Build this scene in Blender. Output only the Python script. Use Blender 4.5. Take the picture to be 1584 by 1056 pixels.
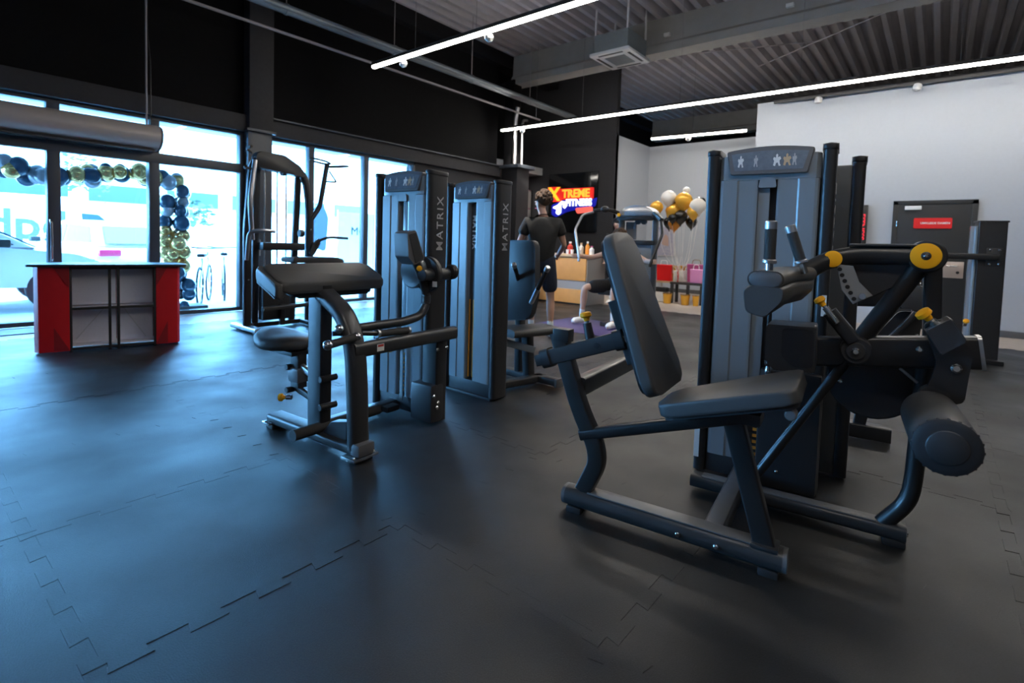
import bpy, bmesh, math, random
from mathutils import Vector, Matrix
R = math.radians
random.seed(7)
for o in list(bpy.data.objects): bpy.data.objects.remove(o)
S = bpy.context.scene
COL = S.collection

# ------------------------------------------------------------ camera
cd = bpy.data.cameras.new('camera'); cam = bpy.data.objects.new('camera', cd); COL.objects.link(cam)
cd.sensor_width = 36; cd.lens = 809.1 / 1584 * 36; cd.shift_y = -(528 - 419.7) / 1584
yaw, pit, rol = R(39.316), R(3.059), R(1.732)
fw = Vector((math.cos(yaw) * math.cos(pit), math.sin(yaw) * math.cos(pit), -math.sin(pit)))
rt = Vector((math.sin(yaw), -math.cos(yaw), 0)); up = rt.cross(fw)
r2 = rt * math.cos(rol) + up * math.sin(rol); u2 = up * math.cos(rol) - rt * math.sin(rol)
cam.matrix_world = Matrix(((r2.x, u2.x, -fw.x, 0), (r2.y, u2.y, -fw.y, 0), (r2.z, u2.z, -fw.z, 1.2), (0, 0, 0, 1)))
cd.dof.use_dof = True; cd.dof.focus_distance = 2.7; cd.dof.aperture_fstop = 2.4
cd.clip_end = 200; cd.clip_start = .02
S.camera = cam
# ------------------------------------------------------------ world: an even bluish overcast sky
W = bpy.data.worlds.new('world'); S.world = W; W.use_nodes = True
bg = W.node_tree.nodes['Background']; bg.inputs[0].default_value = (.20, .55, 1.0, 1); bg.inputs[1].default_value = 48
S.view_settings.view_transform = 'Standard'; S.view_settings.look = 'None'
S.view_settings.gamma = 1; S.view_settings.use_curve_mapping = False; S.view_settings.exposure = 0
STRIP = 64      # emission of the ceiling light strips
def portal(x0, x1, z0, z1, y):
    l = bpy.data.lights.new('window_portal', 'AREA'); l.shape = 'RECTANGLE'; l.size = x1 - x0; l.size_y = z1 - z0
    l.cycles.is_portal = True
    o = bpy.data.objects.new('window_portal', l); COL.objects.link(o)
    o.location = ((x0 + x1) / 2, y, (z0 + z1) / 2); o.rotation_euler = (R(-90), 0, 0)
portal(-8, 3.6, 0, 2.82, 8.75); portal(4.1, 7.2, 0, 2.82, 8.75)

# ------------------------------------------------------------ materials
def mat(name, c, rough=.5, metal=0, noise=0, nscale=20, bump=0, bscale=60, emit=0, spec=.5, coat=0, c2=None):
    m = bpy.data.materials.new(name); m.use_nodes = True
    nt = m.node_tree; b = nt.nodes['Principled BSDF']
    b.inputs['Base Color'].default_value = (*c, 1); b.inputs['Roughness'].default_value = rough
    b.inputs['Metallic'].default_value = metal; b.inputs['Specular IOR Level'].default_value = spec
    b.inputs['Coat Weight'].default_value = coat
    if emit:
        b.inputs['Emission Color'].default_value = (*c, 1); b.inputs['Emission Strength'].default_value = emit
    tc = nt.nodes.new('ShaderNodeTexCoord')
    if noise or c2:
        n = nt.nodes.new('ShaderNodeTexNoise'); n.inputs['Scale'].default_value = nscale; n.inputs['Detail'].default_value = 5
        nt.links.new(tc.outputs['Object'], n.inputs['Vector'])
        mx = nt.nodes.new('ShaderNodeMix'); mx.data_type = 'RGBA'
        d = c2 or tuple(v * (1 - noise) for v in c); a = c if c2 else tuple(min(1, v * (1 + noise)) for v in c)
        mx.inputs[6].default_value = (*a, 1); mx.inputs[7].default_value = (*d, 1)
        nt.links.new(n.outputs['Fac'], mx.inputs[0]); nt.links.new(mx.outputs[2], b.inputs['Base Color'])
        mr = nt.nodes.new('ShaderNodeMapRange'); mr.inputs[3].default_value = max(.02, rough - .06); mr.inputs[4].default_value = min(1, rough + .06)
        nt.links.new(n.outputs['Fac'], mr.inputs[0]); nt.links.new(mr.outputs[0], b.inputs['Roughness'])
    if bump:
        n2 = nt.nodes.new('ShaderNodeTexNoise'); n2.inputs['Scale'].default_value = bscale; n2.inputs['Detail'].default_value = 3
        nt.links.new(tc.outputs['Object'], n2.inputs['Vector'])
        bp = nt.nodes.new('ShaderNodeBump'); bp.inputs['Strength'].default_value = bump; bp.inputs['Distance'].default_value = .004
        nt.links.new(n2.outputs['Fac'], bp.inputs['Height']); nt.links.new(bp.outputs[0], b.inputs['Normal'])
    return m
def glassmat(name, tint=(.93, .97, 1)):
    m = bpy.data.materials.new(name); m.use_nodes = True; nt = m.node_tree
    nt.nodes.remove(nt.nodes['Principled BSDF']); o = nt.nodes['Material Output']
    t = nt.nodes.new('ShaderNodeBsdfTransparent'); t.inputs[0].default_value = (*tint, 1)
    g = nt.nodes.new('ShaderNodeBsdfGlossy'); g.inputs['Roughness'].default_value = .01
    f = nt.nodes.new('ShaderNodeFresnel'); f.inputs[0].default_value = 1.45
    mx = nt.nodes.new('ShaderNodeMixShader')
    nt.links.new(f.outputs[0], mx.inputs[0]); nt.links.new(t.outputs[0], mx.inputs[1]); nt.links.new(g.outputs[0], mx.inputs[2])
    nt.links.new(mx.outputs[0], o.inputs[0]); return m
def matmat():
    # rubber granulate: near-black with fine speckle, soft scuffs and a matt sheen
    m = mat('mat_rubber', (.030, .031, .033), .47, bump=.35, bscale=260, spec=.55)
    nt = m.node_tree; b = nt.nodes['Principled BSDF']; g = nt.nodes.new('ShaderNodeNewGeometry')
    n = nt.nodes.new('ShaderNodeTexNoise'); n.inputs['Scale'].default_value = 1.6; n.inputs['Detail'].default_value = 6
    nt.links.new(g.outputs['Position'], n.inputs['Vector'])
    mr = nt.nodes.new('ShaderNodeMapRange'); mr.inputs[1].default_value = .3; mr.inputs[2].default_value = .7
    mr.inputs[3].default_value = .35; mr.inputs[4].default_value = .58
    nt.links.new(n.outputs['Fac'], mr.inputs[0]); nt.links.new(mr.outputs[0], b.inputs['Roughness'])
    v = nt.nodes.new('ShaderNodeTexNoise'); v.inputs['Scale'].default_value = 230; v.inputs['Detail'].default_value = 2
    nt.links.new(g.outputs['Position'], v.inputs['Vector'])
    cr = nt.nodes.new('ShaderNodeValToRGB'); cr.color_ramp.elements[0].position = .35; cr.color_ramp.elements[0].color = (.006, .0062, .0068, 1)
    cr.color_ramp.elements[1].position = .8; cr.color_ramp.elements[1].color = (.019, .019, .019, 1)
    nt.links.new(v.outputs['Fac'], cr.inputs[0]); nt.links.new(cr.outputs[0], b.inputs['Base Color'])
    return m
M = {}
def mk(k, *a, **kw): M[k] = mat(k, *a, **kw)
M['rubber'] = matmat(); M['glass'] = glassmat('pane_glass'); M['carglass'] = mat('car_glass', (.03, .05, .07), .05, spec=.8)
mk('frame', (.013, .013, .014), .38, noise=.1, coat=.15)           # satin black powder coat
mk('frame2', (.030, .030, .031), .36, noise=.1)                    # dark grey powder coat
mk('pad', (.055, .054, .054), .45, bump=.25, bscale=420)           # vinyl
mk('padback', (.018, .018, .02), .5, bump=.15, bscale=300)
mk('shroud', (.22, .25, .28), .25, metal=.0, spec=1.0)
mk('shroud2', (.08, .085, .09), .3, metal=.2)
mk('column', (.030, .030, .032), .36, metal=.2, noise=.08)
mk('orange', (1.0, .43, .012), .5, spec=.2); mk('orange2', (.70, .25, .02), .45)
mk('topgrey', (.11, .11, .112), .34, noise=.08); mk('plategrey', (.24, .24, .24), .4)
mk('steel', (.6, .6, .6), .22, metal=1); mk('alu', (.55, .55, .56), .35, metal=1, noise=.05)
mk('grip', (.028, .028, .028), .7, bump=.4, bscale=400); mk('blackplastic', (.022, .022, .024), .42)
mk('greyplastic', (.10, .10, .105), .45, noise=.06); mk('slot', (.012, .013, .015), .4)
mk('placard', (.20, .23, .27), .22, c2=(.11, .13, .16), nscale=45); mk('white', (.8, .8, .8), .5); mk('letter', (.42, .42, .43), .5)
mk('labelred', (.6, .05, .03), .5); mk('sticker', (.75, .75, .73), .5)
mk('wall_dark', (.022, .022, .026), .75, noise=.12, bump=.15); mk('wall_darker', (.005, .005, .006), .8, noise=.12, spec=.12)
mk('wall_grey', (.455, .49, .54), .8, noise=.03, bump=.1); mk('alu_dark', (.045, .055, .070), .45, noise=.08)
mk('concrete', (.46, .40, .35), .5, noise=.10, nscale=6, bump=.1); mk('screed', (.50, .49, .47), .33, noise=.1, nscale=5)
mk('deck', (.44, .42, .45), .55, metal=.0, noise=.12, nscale=3); mk('beam', (.24, .235, .23), .8, noise=.15, nscale=4)
mk('pipe', (.20, .23, .25), .45, metal=.3, noise=.1); mk('pipe_thin', (.30, .28, .29), .5); mk('girder', (.010, .010, .012), .8, noise=.1, spec=.12)
mk('strip', (1, .94, .85), .5, emit=STRIP); mk('housing', (.03, .03, .033), .5); mk('whiteplastic', (.62, .62, .63), .45)
mk('red', (.62, .008, .012), .38, noise=.06); mk('darkred', (.30, .008, .012), .4); mk('cloth_grey', (.80, .78, .84), .9, noise=.06, nscale=40)
mk('doorpaint', (.014, .016, .019), .5, noise=.08); mk('brass', (.50, .40, .33), .3, metal=.3); mk('signred', (.80, .010, .012), .4)
mk('skin', (.52, .29, .20), .5, noise=.06); mk('skin2', (.62, .38, .28), .5, noise=.06); mk('hair', (.085, .048, .028), .75, noise=.3, nscale=40, bump=1, bscale=90)
mk('tshirt', (.016, .016, .017), .85, noise=.1); mk('navy', (.010, .016, .035), .8, noise=.1); mk('blackcloth', (.012, .012, .014), .85); mk('sock', (.72, .72, .72), .8)
mk('wood', (.60, .30, .085), .45, c2=(.46, .22, .06), nscale=7); mk('greyband', (.26, .25, .25), .5)
mk('gold', (.80, .42, .05), .25, metal=.35, noise=.05); mk('goldfoil', (.62, .38, .14), .22, metal=.8); mk('navyballoon', (.012, .035, .06), .2); mk('silverballoon', (.30, .29, .30), .22, metal=.5)
mk('blackballoon', (.012, .012, .012), .2); mk('whiteballoon', (.75, .75, .74), .3); mk('string', (.75, .74, .72), .5)
mk('vanwhite', (.85, .85, .85), .4); mk('carwhite', (.85, .85, .86), .25, coat=.5); mk('tyre', (.015, .015, .016), .7); mk('taillight', (.6, .03, .10), .3)
mk('inkblue', (.045, .055, .065), .5); mk('facade', (.82, .82, .82), .7, noise=.04); mk('bandwin', (.05, .07, .09), .2)
mk('pave', (.42, .42, .42), .8, noise=.12, nscale=2); mk('canopy', (.35, .38, .40), .6, noise=.05); mk('leaf', (.06, .10, .06), .7, noise=.3, nscale=9)
mk('tvglass', (.008, .009, .011), .12); mk('neon_orange', (1, .32, .03), .5, emit=1.5); mk('neon_red', (.75, .02, .015), .5, emit=.7); mk('neon_amber', (1, .42, .02), .5, emit=1.15)
mk('neon_blue', (.005, .008, .35), .5, emit=.6); mk('neon_white', (.85, .95, 1), .5, emit=1.6); mk('neon_pink', (.9, .12, .09), .5, emit=1.0)
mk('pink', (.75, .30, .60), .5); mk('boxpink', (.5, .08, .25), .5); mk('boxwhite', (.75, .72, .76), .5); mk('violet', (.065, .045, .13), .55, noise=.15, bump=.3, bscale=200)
mk('curtainmetal', (.50, .44, .40), .35, metal=.2, noise=.05); mk('poster', (.20, .24, .42), .5, c2=(.62, .55, .55), nscale=14); mk('posterskin', (.5, .33, .26), .5)
mk('ceramic', (.7, .66, .6), .4); mk('tan', (.55, .38, .22), .5); mk('ledred', (.9, .02, .04), .5, emit=.6)

# ------------------------------------------------------------ mesh helpers (all take and return a bmesh)
def nb(): return bmesh.new()
def bx(bm, x0, x1, y0, y1, z0, z1, bev=0, seg=2, mtx=None):
    r = bmesh.ops.create_cube(bm, size=1)['verts']
    for v in r:
        v.co = Vector((x0 + (v.co.x + .5) * (x1 - x0), y0 + (v.co.y + .5) * (y1 - y0), z0 + (v.co.z + .5) * (z1 - z0)))
        if mtx: v.co = mtx @ v.co
    if bev:
        es = list({e for v in r for e in v.link_edges})
        bmesh.ops.bevel(bm, geom=es, offset=bev, segments=seg, profile=.6, affect='EDGES')
    return bm
def basis(t, hint=Vector((0, 0, 1))):
    t = t.normalized()
    if abs(t.dot(hint)) > .95: hint = Vector((0, 1, 0)) if abs(t.y) < .9 else Vector((1, 0, 0))
    s = t.cross(hint).normalized(); return s, s.cross(t).normalized()
def fillet(pts, rad, n=6):
    pts = [Vector(p) for p in pts]
    if len(pts) < 3 or rad <= 0: return pts
    out = [pts[0]]
    for i in range(1, len(pts) - 1):
        a, b, c = pts[i - 1], pts[i], pts[i + 1]
        d = min(rad, (a - b).length * .48, (c - b).length * .48)
        p, q = b + (a - b).normalized() * d, b + (c - b).normalized() * d
        for k in range(n + 1):
            t = k / n; out.append(p * (1 - t) ** 2 + b * 2 * t * (1 - t) + q * t * t)
    out.append(pts[-1]); return out
def sweep(bm, pts, sec, hint=(0, 0, 1), cap=True):
    # sec: 2-D outline (side, up); swept along pts with a steady frame
    pts = [Vector(p) for p in pts]; rings = []; h = Vector(hint)
    for i, p in enumerate(pts):
        t = (pts[min(i + 1, len(pts) - 1)] - pts[max(i - 1, 0)])
        s, u = basis(t, h)
        rings.append([bm.verts.new(p + s * a + u * b) for a, b in sec])
    n = len(sec)
    for a, b in zip(rings, rings[1:]):
        for i in range(n): bm.faces.new((a[i], a[(i + 1) % n], b[(i + 1) % n], b[i]))
    if cap:
        bm.faces.new(rings[0][::-1]); bm.faces.new(rings[-1])
    return bm
def circ(r, n=14): return [(r * math.cos(2 * math.pi * i / n), r * math.sin(2 * math.pi * i / n)) for i in range(n)]
def rrect(w, h, r=None, n=3):
    r = min(w, h) * .25 if r is None else min(r, w * .499, h * .499); o = []
    for cx, cy, a0 in ((w / 2 - r, h / 2 - r, 0), (-w / 2 + r, h / 2 - r, 90), (-w / 2 + r, -h / 2 + r, 180), (w / 2 - r, -h / 2 + r, 270)):
        for k in range(n + 1):
            a = R(a0 + 90 * k / n); o.append((cx + r * math.cos(a), cy + r * math.sin(a)))
    return o
def tube(bm, pts, r, rad=0, n=14, hint=(0, 0, 1)): return sweep(bm, fillet(pts, rad), circ(r, n), hint)
def rtube(bm, pts, w, h, r=None, rad=0, hint=(0, 0, 1), seg=3): return sweep(bm, fillet(pts, rad), rrect(w, h, r, seg), hint)
def cyl(bm, p0, p1, r, r1=None, n=24, ch=0):
    p0, p1 = Vector(p0), Vector(p1); t = p1 - p0; L = t.length; t.normalize(); s, u = basis(t); r1 = r if r1 is None else r1
    prof = [(0, r), (L, r1)] if not ch else [(0, r - ch), (ch, r), (L - ch, r1), (L, r1 - ch)]
    return lathe(bm, prof, p0, t, n)
def lathe(bm, prof, p0, t, n=20):
    p0, t = Vector(p0), Vector(t).normalized(); s, u = basis(t); rings = []
    for d, r in prof:
        rings.append([bm.verts.new(p0 + t * d + (s * math.cos(2 * math.pi * i / n) + u * math.sin(2 * math.pi * i / n)) * max(r, 1e-4)) for i in range(n)])
    for a, b in zip(rings, rings[1:]):
        for i in range(n): bm.faces.new((a[i], a[(i + 1) % n], b[(i + 1) % n], b[i]))
    bm.faces.new(rings[0][::-1]); bm.faces.new(rings[-1]); return bm
def ball(bm, c, r, sc=(1, 1, 1), u=14, v=10):
    m = Matrix.Translation(Vector(c)) @ Matrix.Diagonal((*[r * k for k in sc], 1))
    bmesh.ops.create_uvsphere(bm, u_segments=u, v_segments=v, radius=1, matrix=m); return bm
def prism(bm, poly, fn, t0, t1, bev=0, seg=3):
    # poly: 2-D outline; fn(a, b, t) -> point; extruded t0..t1
    A = [bm.verts.new(Vector(fn(a, b, t0))) for a, b in poly]; B = [bm.verts.new(Vector(fn(a, b, t1))) for a, b in poly]; n = len(poly)
    fs = [bm.faces.new(A[::-1]), bm.faces.new(B)] + [bm.faces.new((A[i], A[(i + 1) % n], B[(i + 1) % n], B[i])) for i in range(n)]
    if bev:
        es = list(fs[0].edges) + list(fs[1].edges)
        bmesh.ops.bevel(bm, geom=es, offset=bev, segments=seg, profile=.5, affect='EDGES')
    return bm
def rpoly(pts, rad, n=5):
    pts = [Vector((*p, 0)) for p in pts]; o = []; N = len(pts)
    for i in range(N):
        a, b, c = pts[i - 1], pts[i], pts[(i + 1) % N]; d = min(rad, (a - b).length * .45, (c - b).length * .45)
        p, q = b + (a - b).normalized() * d, b + (c - b).normalized() * d
        for k in range(n + 1):
            t = k / n; w = p * (1 - t) ** 2 + b * 2 * t * (1 - t) + q * t * t; o.append((w.x, w.y))
    return o
def mesh(name, bm, m, sharp=38):
    bmesh.ops.remove_doubles(bm, verts=bm.verts, dist=1e-5)
    bmesh.ops.recalc_face_normals(bm, faces=bm.faces)
    for f in bm.faces: f.smooth = True
    for e in bm.edges:
        e.smooth = not (len(e.link_faces) == 2 and e.calc_face_angle(0) > R(sharp))
    me = bpy.data.meshes.new(name); bm.to_mesh(me); bm.free(); me.materials.append(M[m]); return me
def P(name, bm, m, parent=None, label=None, sharp=38):
    o = bpy.data.objects.new(name, mesh(name, bm, m, sharp)); COL.objects.link(o); o.parent = parent
    if label: o['label'] = label
    return o
def tag(o, label, cat, group=None):
    o['label'] = label; o['category'] = cat
    if group: o['group'] = group
    return o
def thing(name, label, cat, loc=(0, 0, 0), rz=0, group=None):
    o = bpy.data.objects.new(name, None); COL.objects.link(o); o.location = loc; o.rotation_euler = (0, 0, rz); o.empty_display_size = .1
    return tag(o, label, cat, group)
def solo(name, bm, m, label, cat, group=None, loc=(0, 0, 0), rz=0):
    o = P(name, bm, m); o.location = loc; o.rotation_euler = (0, 0, rz); return tag(o, label, cat, group)
def struct(name, bm, m, parent=None):
    o = P(name, bm, m, parent); o['kind'] = 'structure'; return o
def inst(src, parent, loc=(0, 0, 0), rot=(0, 0, 0), name=None):
    o = src.copy(); COL.objects.link(o); o.parent = parent; o.location = loc; o.rotation_euler = rot
    if name: o.name = name
    return o
def copy_tree(root, loc, rz, **props):
    r = root.copy(); COL.objects.link(r); r.location = loc; r.rotation_euler = (0, 0, rz)
    for k, v in props.items(): r[k] = v
    for ch in list(root.children):
        c = ch.copy(); COL.objects.link(c); c.parent = r
        for g in ch.children:
            d = g.copy(); COL.objects.link(d); d.parent = c
    return r
def text(name, s, size, m, parent, org, right, upv, depth=.002, align='CENTER', bold=0, spacing=1.0, xs=1.0):
    cu = bpy.data.curves.new('text_tmp', 'FONT'); cu.body = s; cu.size = size; cu.align_x = align; cu.align_y = 'CENTER'
    cu.extrude = depth; cu.offset = bold; cu.space_character = spacing; cu.resolution_u = 3
    t = bpy.data.objects.new('text_tmp', cu); COL.objects.link(t)
    me = bpy.data.meshes.new_from_object(t.evaluated_get(bpy.context.evaluated_depsgraph_get()))
    bpy.data.objects.remove(t); bpy.data.curves.remove(cu)
    right, upv = Vector(right).normalized(), Vector(upv).normalized(); nrm = right.cross(upv)
    for v in me.vertices:
        c = v.co.copy(); v.co = Vector(org) + right * c.x * xs + upv * c.y + nrm * c.z
    me.name = name; me.materials.clear(); me.materials.append(M[m])
    o = bpy.data.objects.new(name, me); COL.objects.link(o); o.parent = parent; return o
XP = lambda x: (lambda a, b, t: (t, a, b))       # polygon in (y, z), extruded along x
fx = lambda a, b, t: (t, a, b)
fy = lambda a, b, t: (a, t, b)
fz = lambda a, b, t: (a, b, t)
def bolt(parent, p, d, r=.012, m='steel'):
    p, d = Vector(p), Vector(d).normalized()
    return P('bolt', lathe(nb(), [(-.004, r * .6), (0, r), (r * .35, r), (r * .75, r * .6)], p, d, 8), m, parent)

# ================================================================= SETTING
# ---- floor slab and the interlocking rubber mats lying on it
floor = struct('floor', bx(nb(), -8, 20.3, -6, 8.62, -.10, -.012), 'concrete')
bay = struct('floor_alcove', bx(nb(), 9.2, 14.3, 8.62, 11.2, -.10, -.012), 'concrete')
strip_floor = struct('floor_entrance', bx(nb(), -8, 9.2, 7.42, 8.60, -.012, -.002), 'screed')
def mat_mesh(w=1.0, teeth=5):
    q = w / (2 * teeth); d = .045; fl = .014; g = .0003; o = []
    def side(p, t, nrm, inv):
        for k in range(teeth):
            a = k * 2 * q + q * .5; b = a + q; s = -1 if inv else 1
            # dovetail tongue (out) or notch (in), with a hairline joint
            lo, hi = (a + g + fl * .0, b - g) if not inv else (a - g, b + g)
            for tt, dd in ((lo + fl * .35, -g), (lo - fl * .35, d - g), (hi + fl * .35, d - g), (hi - fl * .35, -g)):
                off = dd if not inv else -(dd + g) - g
                o.append((p[0] + t[0] * tt + nrm[0] * off, p[1] + t[1] * tt + nrm[1] * off))
    side((0, 0), (1, 0), (0, -1), False); side((w, 0), (0, 1), (1, 0), False)
    # the opposite sides mirror the tongues so that neighbours interlock
    top = []; save = o[:]; o.clear()
    side((0, w), (1, 0), (0, 1), True); top = o[::-1]; o.clear()
    side((0, 0), (0, 1), (-1, 0), True); left = o[::-1]; o.clear()
    k = len(save) // 2
    poly = [(g, g)] + save[:k] + [(w - g, g)] + save[k:] + [(w - g, w - g)] + top + [(g, w - g)] + left
    bm = nb(); prism(bm, poly, fz, -.012, 0, 0)
    return bm
mm = mesh('floor_mat', mat_mesh(), 'rubber')
NX = 0
for i in range(-8, 9):
    for j in range(-6, 8):
        x = .33 + 1.02 * i; y = -.27 + 1.0 * j
        if x > 8.5 or y > 6.9 or x < -5.2 or y < -5.0: continue
        if x + 1.2 < 0 and y + 1.2 < 0: continue
        o = bpy.data.objects.new('floor_mat', mm); COL.objects.link(o); o.parent = floor
        o.location = (x, y, random.uniform(-.0006, .0008)); o.rotation_euler = (random.uniform(-.0008, .0008), random.uniform(-.0008, .0008), 0)
        o.scale = (1.02, 1, 1)
# ---- window wall (y = 8.6)
wl = struct('wall_window', bx(nb(), -8, 9.8, 8.62, 8.85, 3.08, 6.2), 'wall_darker')
struct('trim_1', bx(nb(), -8, 9.8, 8.5, 8.85, 2.82, 3.08, .01), 'wall_dark')
struct('trim_2', bx(nb(), 4.12, 9.85, 8.44, 8.86, 3.075, 3.10, .004), 'alu_dark')
struct('wall_window_end', bx(nb(), 7.2, 9.8, 8.60, 8.85, 0, 2.82), 'wall_dark')
col = struct('column_entrance', bx(nb(), 3.74, 4.12, 8.46, 8.86, 0, 2.83, .006), 'alu_dark')
P('column_shaft', bx(nb(), 3.74, 4.12, 8.42, 8.86, 2.83, 5.6, .006), 'wall_dark', col)
P('flange_plate', bx(nb(), 3.70, 4.16, 8.40, 8.5, 2.83, 2.87, .004), 'alu_dark', col)
struct('girder_edge', bx(nb(), -8, 20.3, 8.45, 8.85, 5.5, 6.0, .01), 'girder')
def window(name, xs, z1, transom=None, sill=.06, fr=.065, y=8.62, dep=.12):
    x0, x1 = xs[0], xs[-1]
    w = struct(name, bx(nb(), x0, x1, y, y + dep, 0, sill, .006), 'alu_dark')
    P('window_frame', bx(nb(), x0, x1, y, y + dep, z1 - .05, z1, .006), 'alu_dark', w)
    for k, x in enumerate(xs):
        P('mullion', bx(nb(), x - (0 if k == 0 else fr), x + (0 if k == len(xs) - 1 else fr), y - .02, y + dep, sill, z1 - .05, .006), 'alu_dark', w)
    rows = [(sill, z1 - .05)] if not transom else [(sill, transom - .07), (transom + .07, z1 - .05)]
    if transom: P('transom', bx(nb(), x0, x1, y - .03, y + dep, transom - .07, transom + .07, .006), 'alu_dark', w)
    for a, b in zip(xs, xs[1:]):
        for z0, zt in rows:
            P('pane', bx(nb(), a, b, y + .05, y + .062, z0, zt), 'glass', w)
    return w
window('window_1', [-8, -6.2, -4.4, -2.6, -.8, .33, 1.44, 2.52, 3.74], 2.82, 2.25)
P('door_handle', tube(nb(), [(1.40, 8.60, .8), (1.40, 8.54, .82), (1.40, 8.54, 1.3), (1.40, 8.60, 1.32)], .016, .03), 'steel', bpy.data.objects['window_1'])
window('window_2', [4.12, 4.89, 6.02, 7.2], 2.82, None, fr=.05)
# ---- air curtain over the entrance, hanging on a rod
ac = thing('air_curtain', 'long rounded brown-grey air curtain unit hanging above the glass entrance door', 'air curtain', (0, 0, 0))
sec = [(8.60, 2.66), (8.42, 2.67), (8.30, 2.62), (8.25, 2.54), (8.26, 2.44), (8.33, 2.36), (8.45, 2.32), (8.60, 2.32)]
P('housing', prism(nb(), rpoly(sec, .06), fx, -3.2, 2.50), 'curtainmetal', ac)
P('end_cap', prism(nb(), rpoly([(y * .98 + .168, z) for y, z in sec], .06), fx, 2.50, 2.53, .01), 'greyplastic', ac)
P('outlet_grille', bx(nb(), -3.1, 2.45, 8.36, 8.56, 2.30, 2.322), 'blackplastic', ac)
P('hanger_rod', tube(nb(), [(2.36, 8.36, 2.64), (2.36, 8.36, 5.8)], .012), 'pipe_thin', ac)
P('cable', tube(nb(), [(2.42, 8.4, 2.64), (2.42, 8.4, 3.5), (2.40, 8.45, 3.9), (2.40, 8.5, 5.6)], .008, .1), 'frame', ac)
# ---- other walls
wr = struct('wall_right', bx(nb(), 11, 11.15, -6, 2.94, -.02, 4.06), 'wall_grey')
struct('wall_recess_return', bx(nb(), 11.15, 14.1, 2.79, 2.94, -.02, 4.06), 'wall_grey')
struct('wall_recess_back', bx(nb(), 14.1, 14.25, 2.79, 6.75, -.02, 4.06), 'wall_grey')
struct('wall_recess_side', bx(nb(), 12.12, 14.1, 6.6, 6.75, -.02, 4.06), 'wall_grey')
struct('wall_reception', bx(nb(), 12.1, 12.25, 6.6, 11.2, -.02, 6.2), 'wall_dark')
struct('wall_alcove', bx(nb(), 9.2, 12.25, 11.2, 11.35, -.02, 6.2), 'wall_dark')
struct('wall_alcove_side', bx(nb(), 9.2, 9.35, 8.86, 11.2, -.02, 6.2), 'wall_dark')
struct('wall_far', bx(nb(), 20.3, 20.45, -6.15, 8.85, -.1, 6.2), 'girder')
struct('wall_void', bx(nb(), 12.25, 20.45, 8.7, 8.85, -.1, 6.2), 'girder')
struct('wall_back', bx(nb(), -8.15, -8, -6, 8.86, -.02, 6.2), 'wall_grey')
struct('wall_side', bx(nb(), -8.15, 20.3, -6.15, -6, -.02, 6.2), 'wall_dark')
struct('baseboard_right', bx(nb(), 10.975, 11.0, -6, .605, -.012, .09, .004), 'greyplastic')
struct('baseboard_recess', bx(nb(), 14.075, 14.1, 2.94, 6.6, -.012, .09, .004), 'greyplastic')
# ---- partition cap
struct('trim_3', bx(nb(), 10.98, 11.17, -6, 2.96, 4.06, 4.10, .005), 'girder')
# ---- roof deck: trapezoidal sheet, ribs along x
bm = nb(); prof = []; y = -6.2; pz = .27
while y < 8.7:
    prof += [(y, 5.80), (y + .09, 5.80), (y + .13, 5.94), (y + .23, 5.94)]; y += pz
A = [bm.verts.new((-8.1, a, b)) for a, b in prof]; B = [bm.verts.new((20.4, a, b)) for a, b in prof]
for i in range(len(prof) - 1): bm.faces.new((A[i], A[i + 1], B[i + 1], B[i]))
ceil = struct('ceiling', bm, 'deck')
P('roof_skin', bx(nb(), -8.2, 20.5, -6.2, 11.4, 6.0, 6.2), 'girder', ceil)
for x in (10.25, 18.3, 2.2, -5.8):
    b = struct('roof_beam', prism(nb(), [(x - .2, 5.1), (x + .2, 5.1), (x + .2, 5.25), (x + .12, 5.32), (x + .12, 5.8), (x - .12, 5.8), (x - .12, 5.32), (x - .2, 5.25)], fy, -6, 8.45, .01, 1), 'beam')
    if x == 10.25:
        for yy in (4.4, 2.2): P('conduit_bracket', bx(nb(), x - .2, x - .12, yy, yy + .12, 5.40, 5.46, .004), 'whiteplastic', b)
# bracing rods under the deck
for nm, p, q in (('brace_rod', (10.5, 4.6, 5.12), (13.6, 4.3, 5.0)), ('brace_rod', (11.2, .2, 5.6), (12.6, 3.4, 5.3)), ('brace_rod', (11.0, 6.2, 5.5), (12.6, 2.2, 5.6))):
    solo(nm, tube(nb(), [p, q], .012, n=8), 'pipe_thin', {0: 'thin bracing rod running from the air conditioner to the short light strip', 1: 'thin diagonal bracing rod under the dark roof deck above the right wall', 2: 'faint nearly level bracing rod under the deck behind the concrete beam'}[len([o for o in COL.objects if o.name.startswith('brace_rod')])], 'rod', 'bracing rods under the roof')
# pipes along the window wall
t = thing('sprinkler_pipe', 'long thin pale conduit running along the black wall above the windows', 'pipe', (0, 0, 0))
P('pipe_run', tube(nb(), [(-8, 8.0, 4.32), (10.7, 8.0, 4.32)], .022), 'pipe_thin', t)
t = thing('heating_duct', 'thick grey-blue pipe hanging under the roof near the window wall', 'pipe', (0, 0, 0))
P('pipe_run', tube(nb(), [(-8, 7.8, 4.60), (11.9, 7.8, 4.60)], .075, n=18), 'pipe', t)
P('pipe_run', tube(nb(), [(-8, 7.62, 4.55), (11.9, 7.62, 4.55)], .035, n=12), 'pipe', t)
for x in range(-6, 12, 2):
    P('pipe_collar', cyl(nb(), (x - .02, 7.8, 4.60), (x + .02, 7.8, 4.60), .085), 'pipe', t)
    P('hanger_rod', tube(nb(), [(x, 7.8, 4.67), (x, 7.8, 5.95)], .008, n=6), 'pipe_thin', t)
t = thing('cctv_camera', 'small white surveillance camera with a curled cable on the black wall near the ceiling pipe', 'camera', (3.75, 8.35, 4.95))
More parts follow.
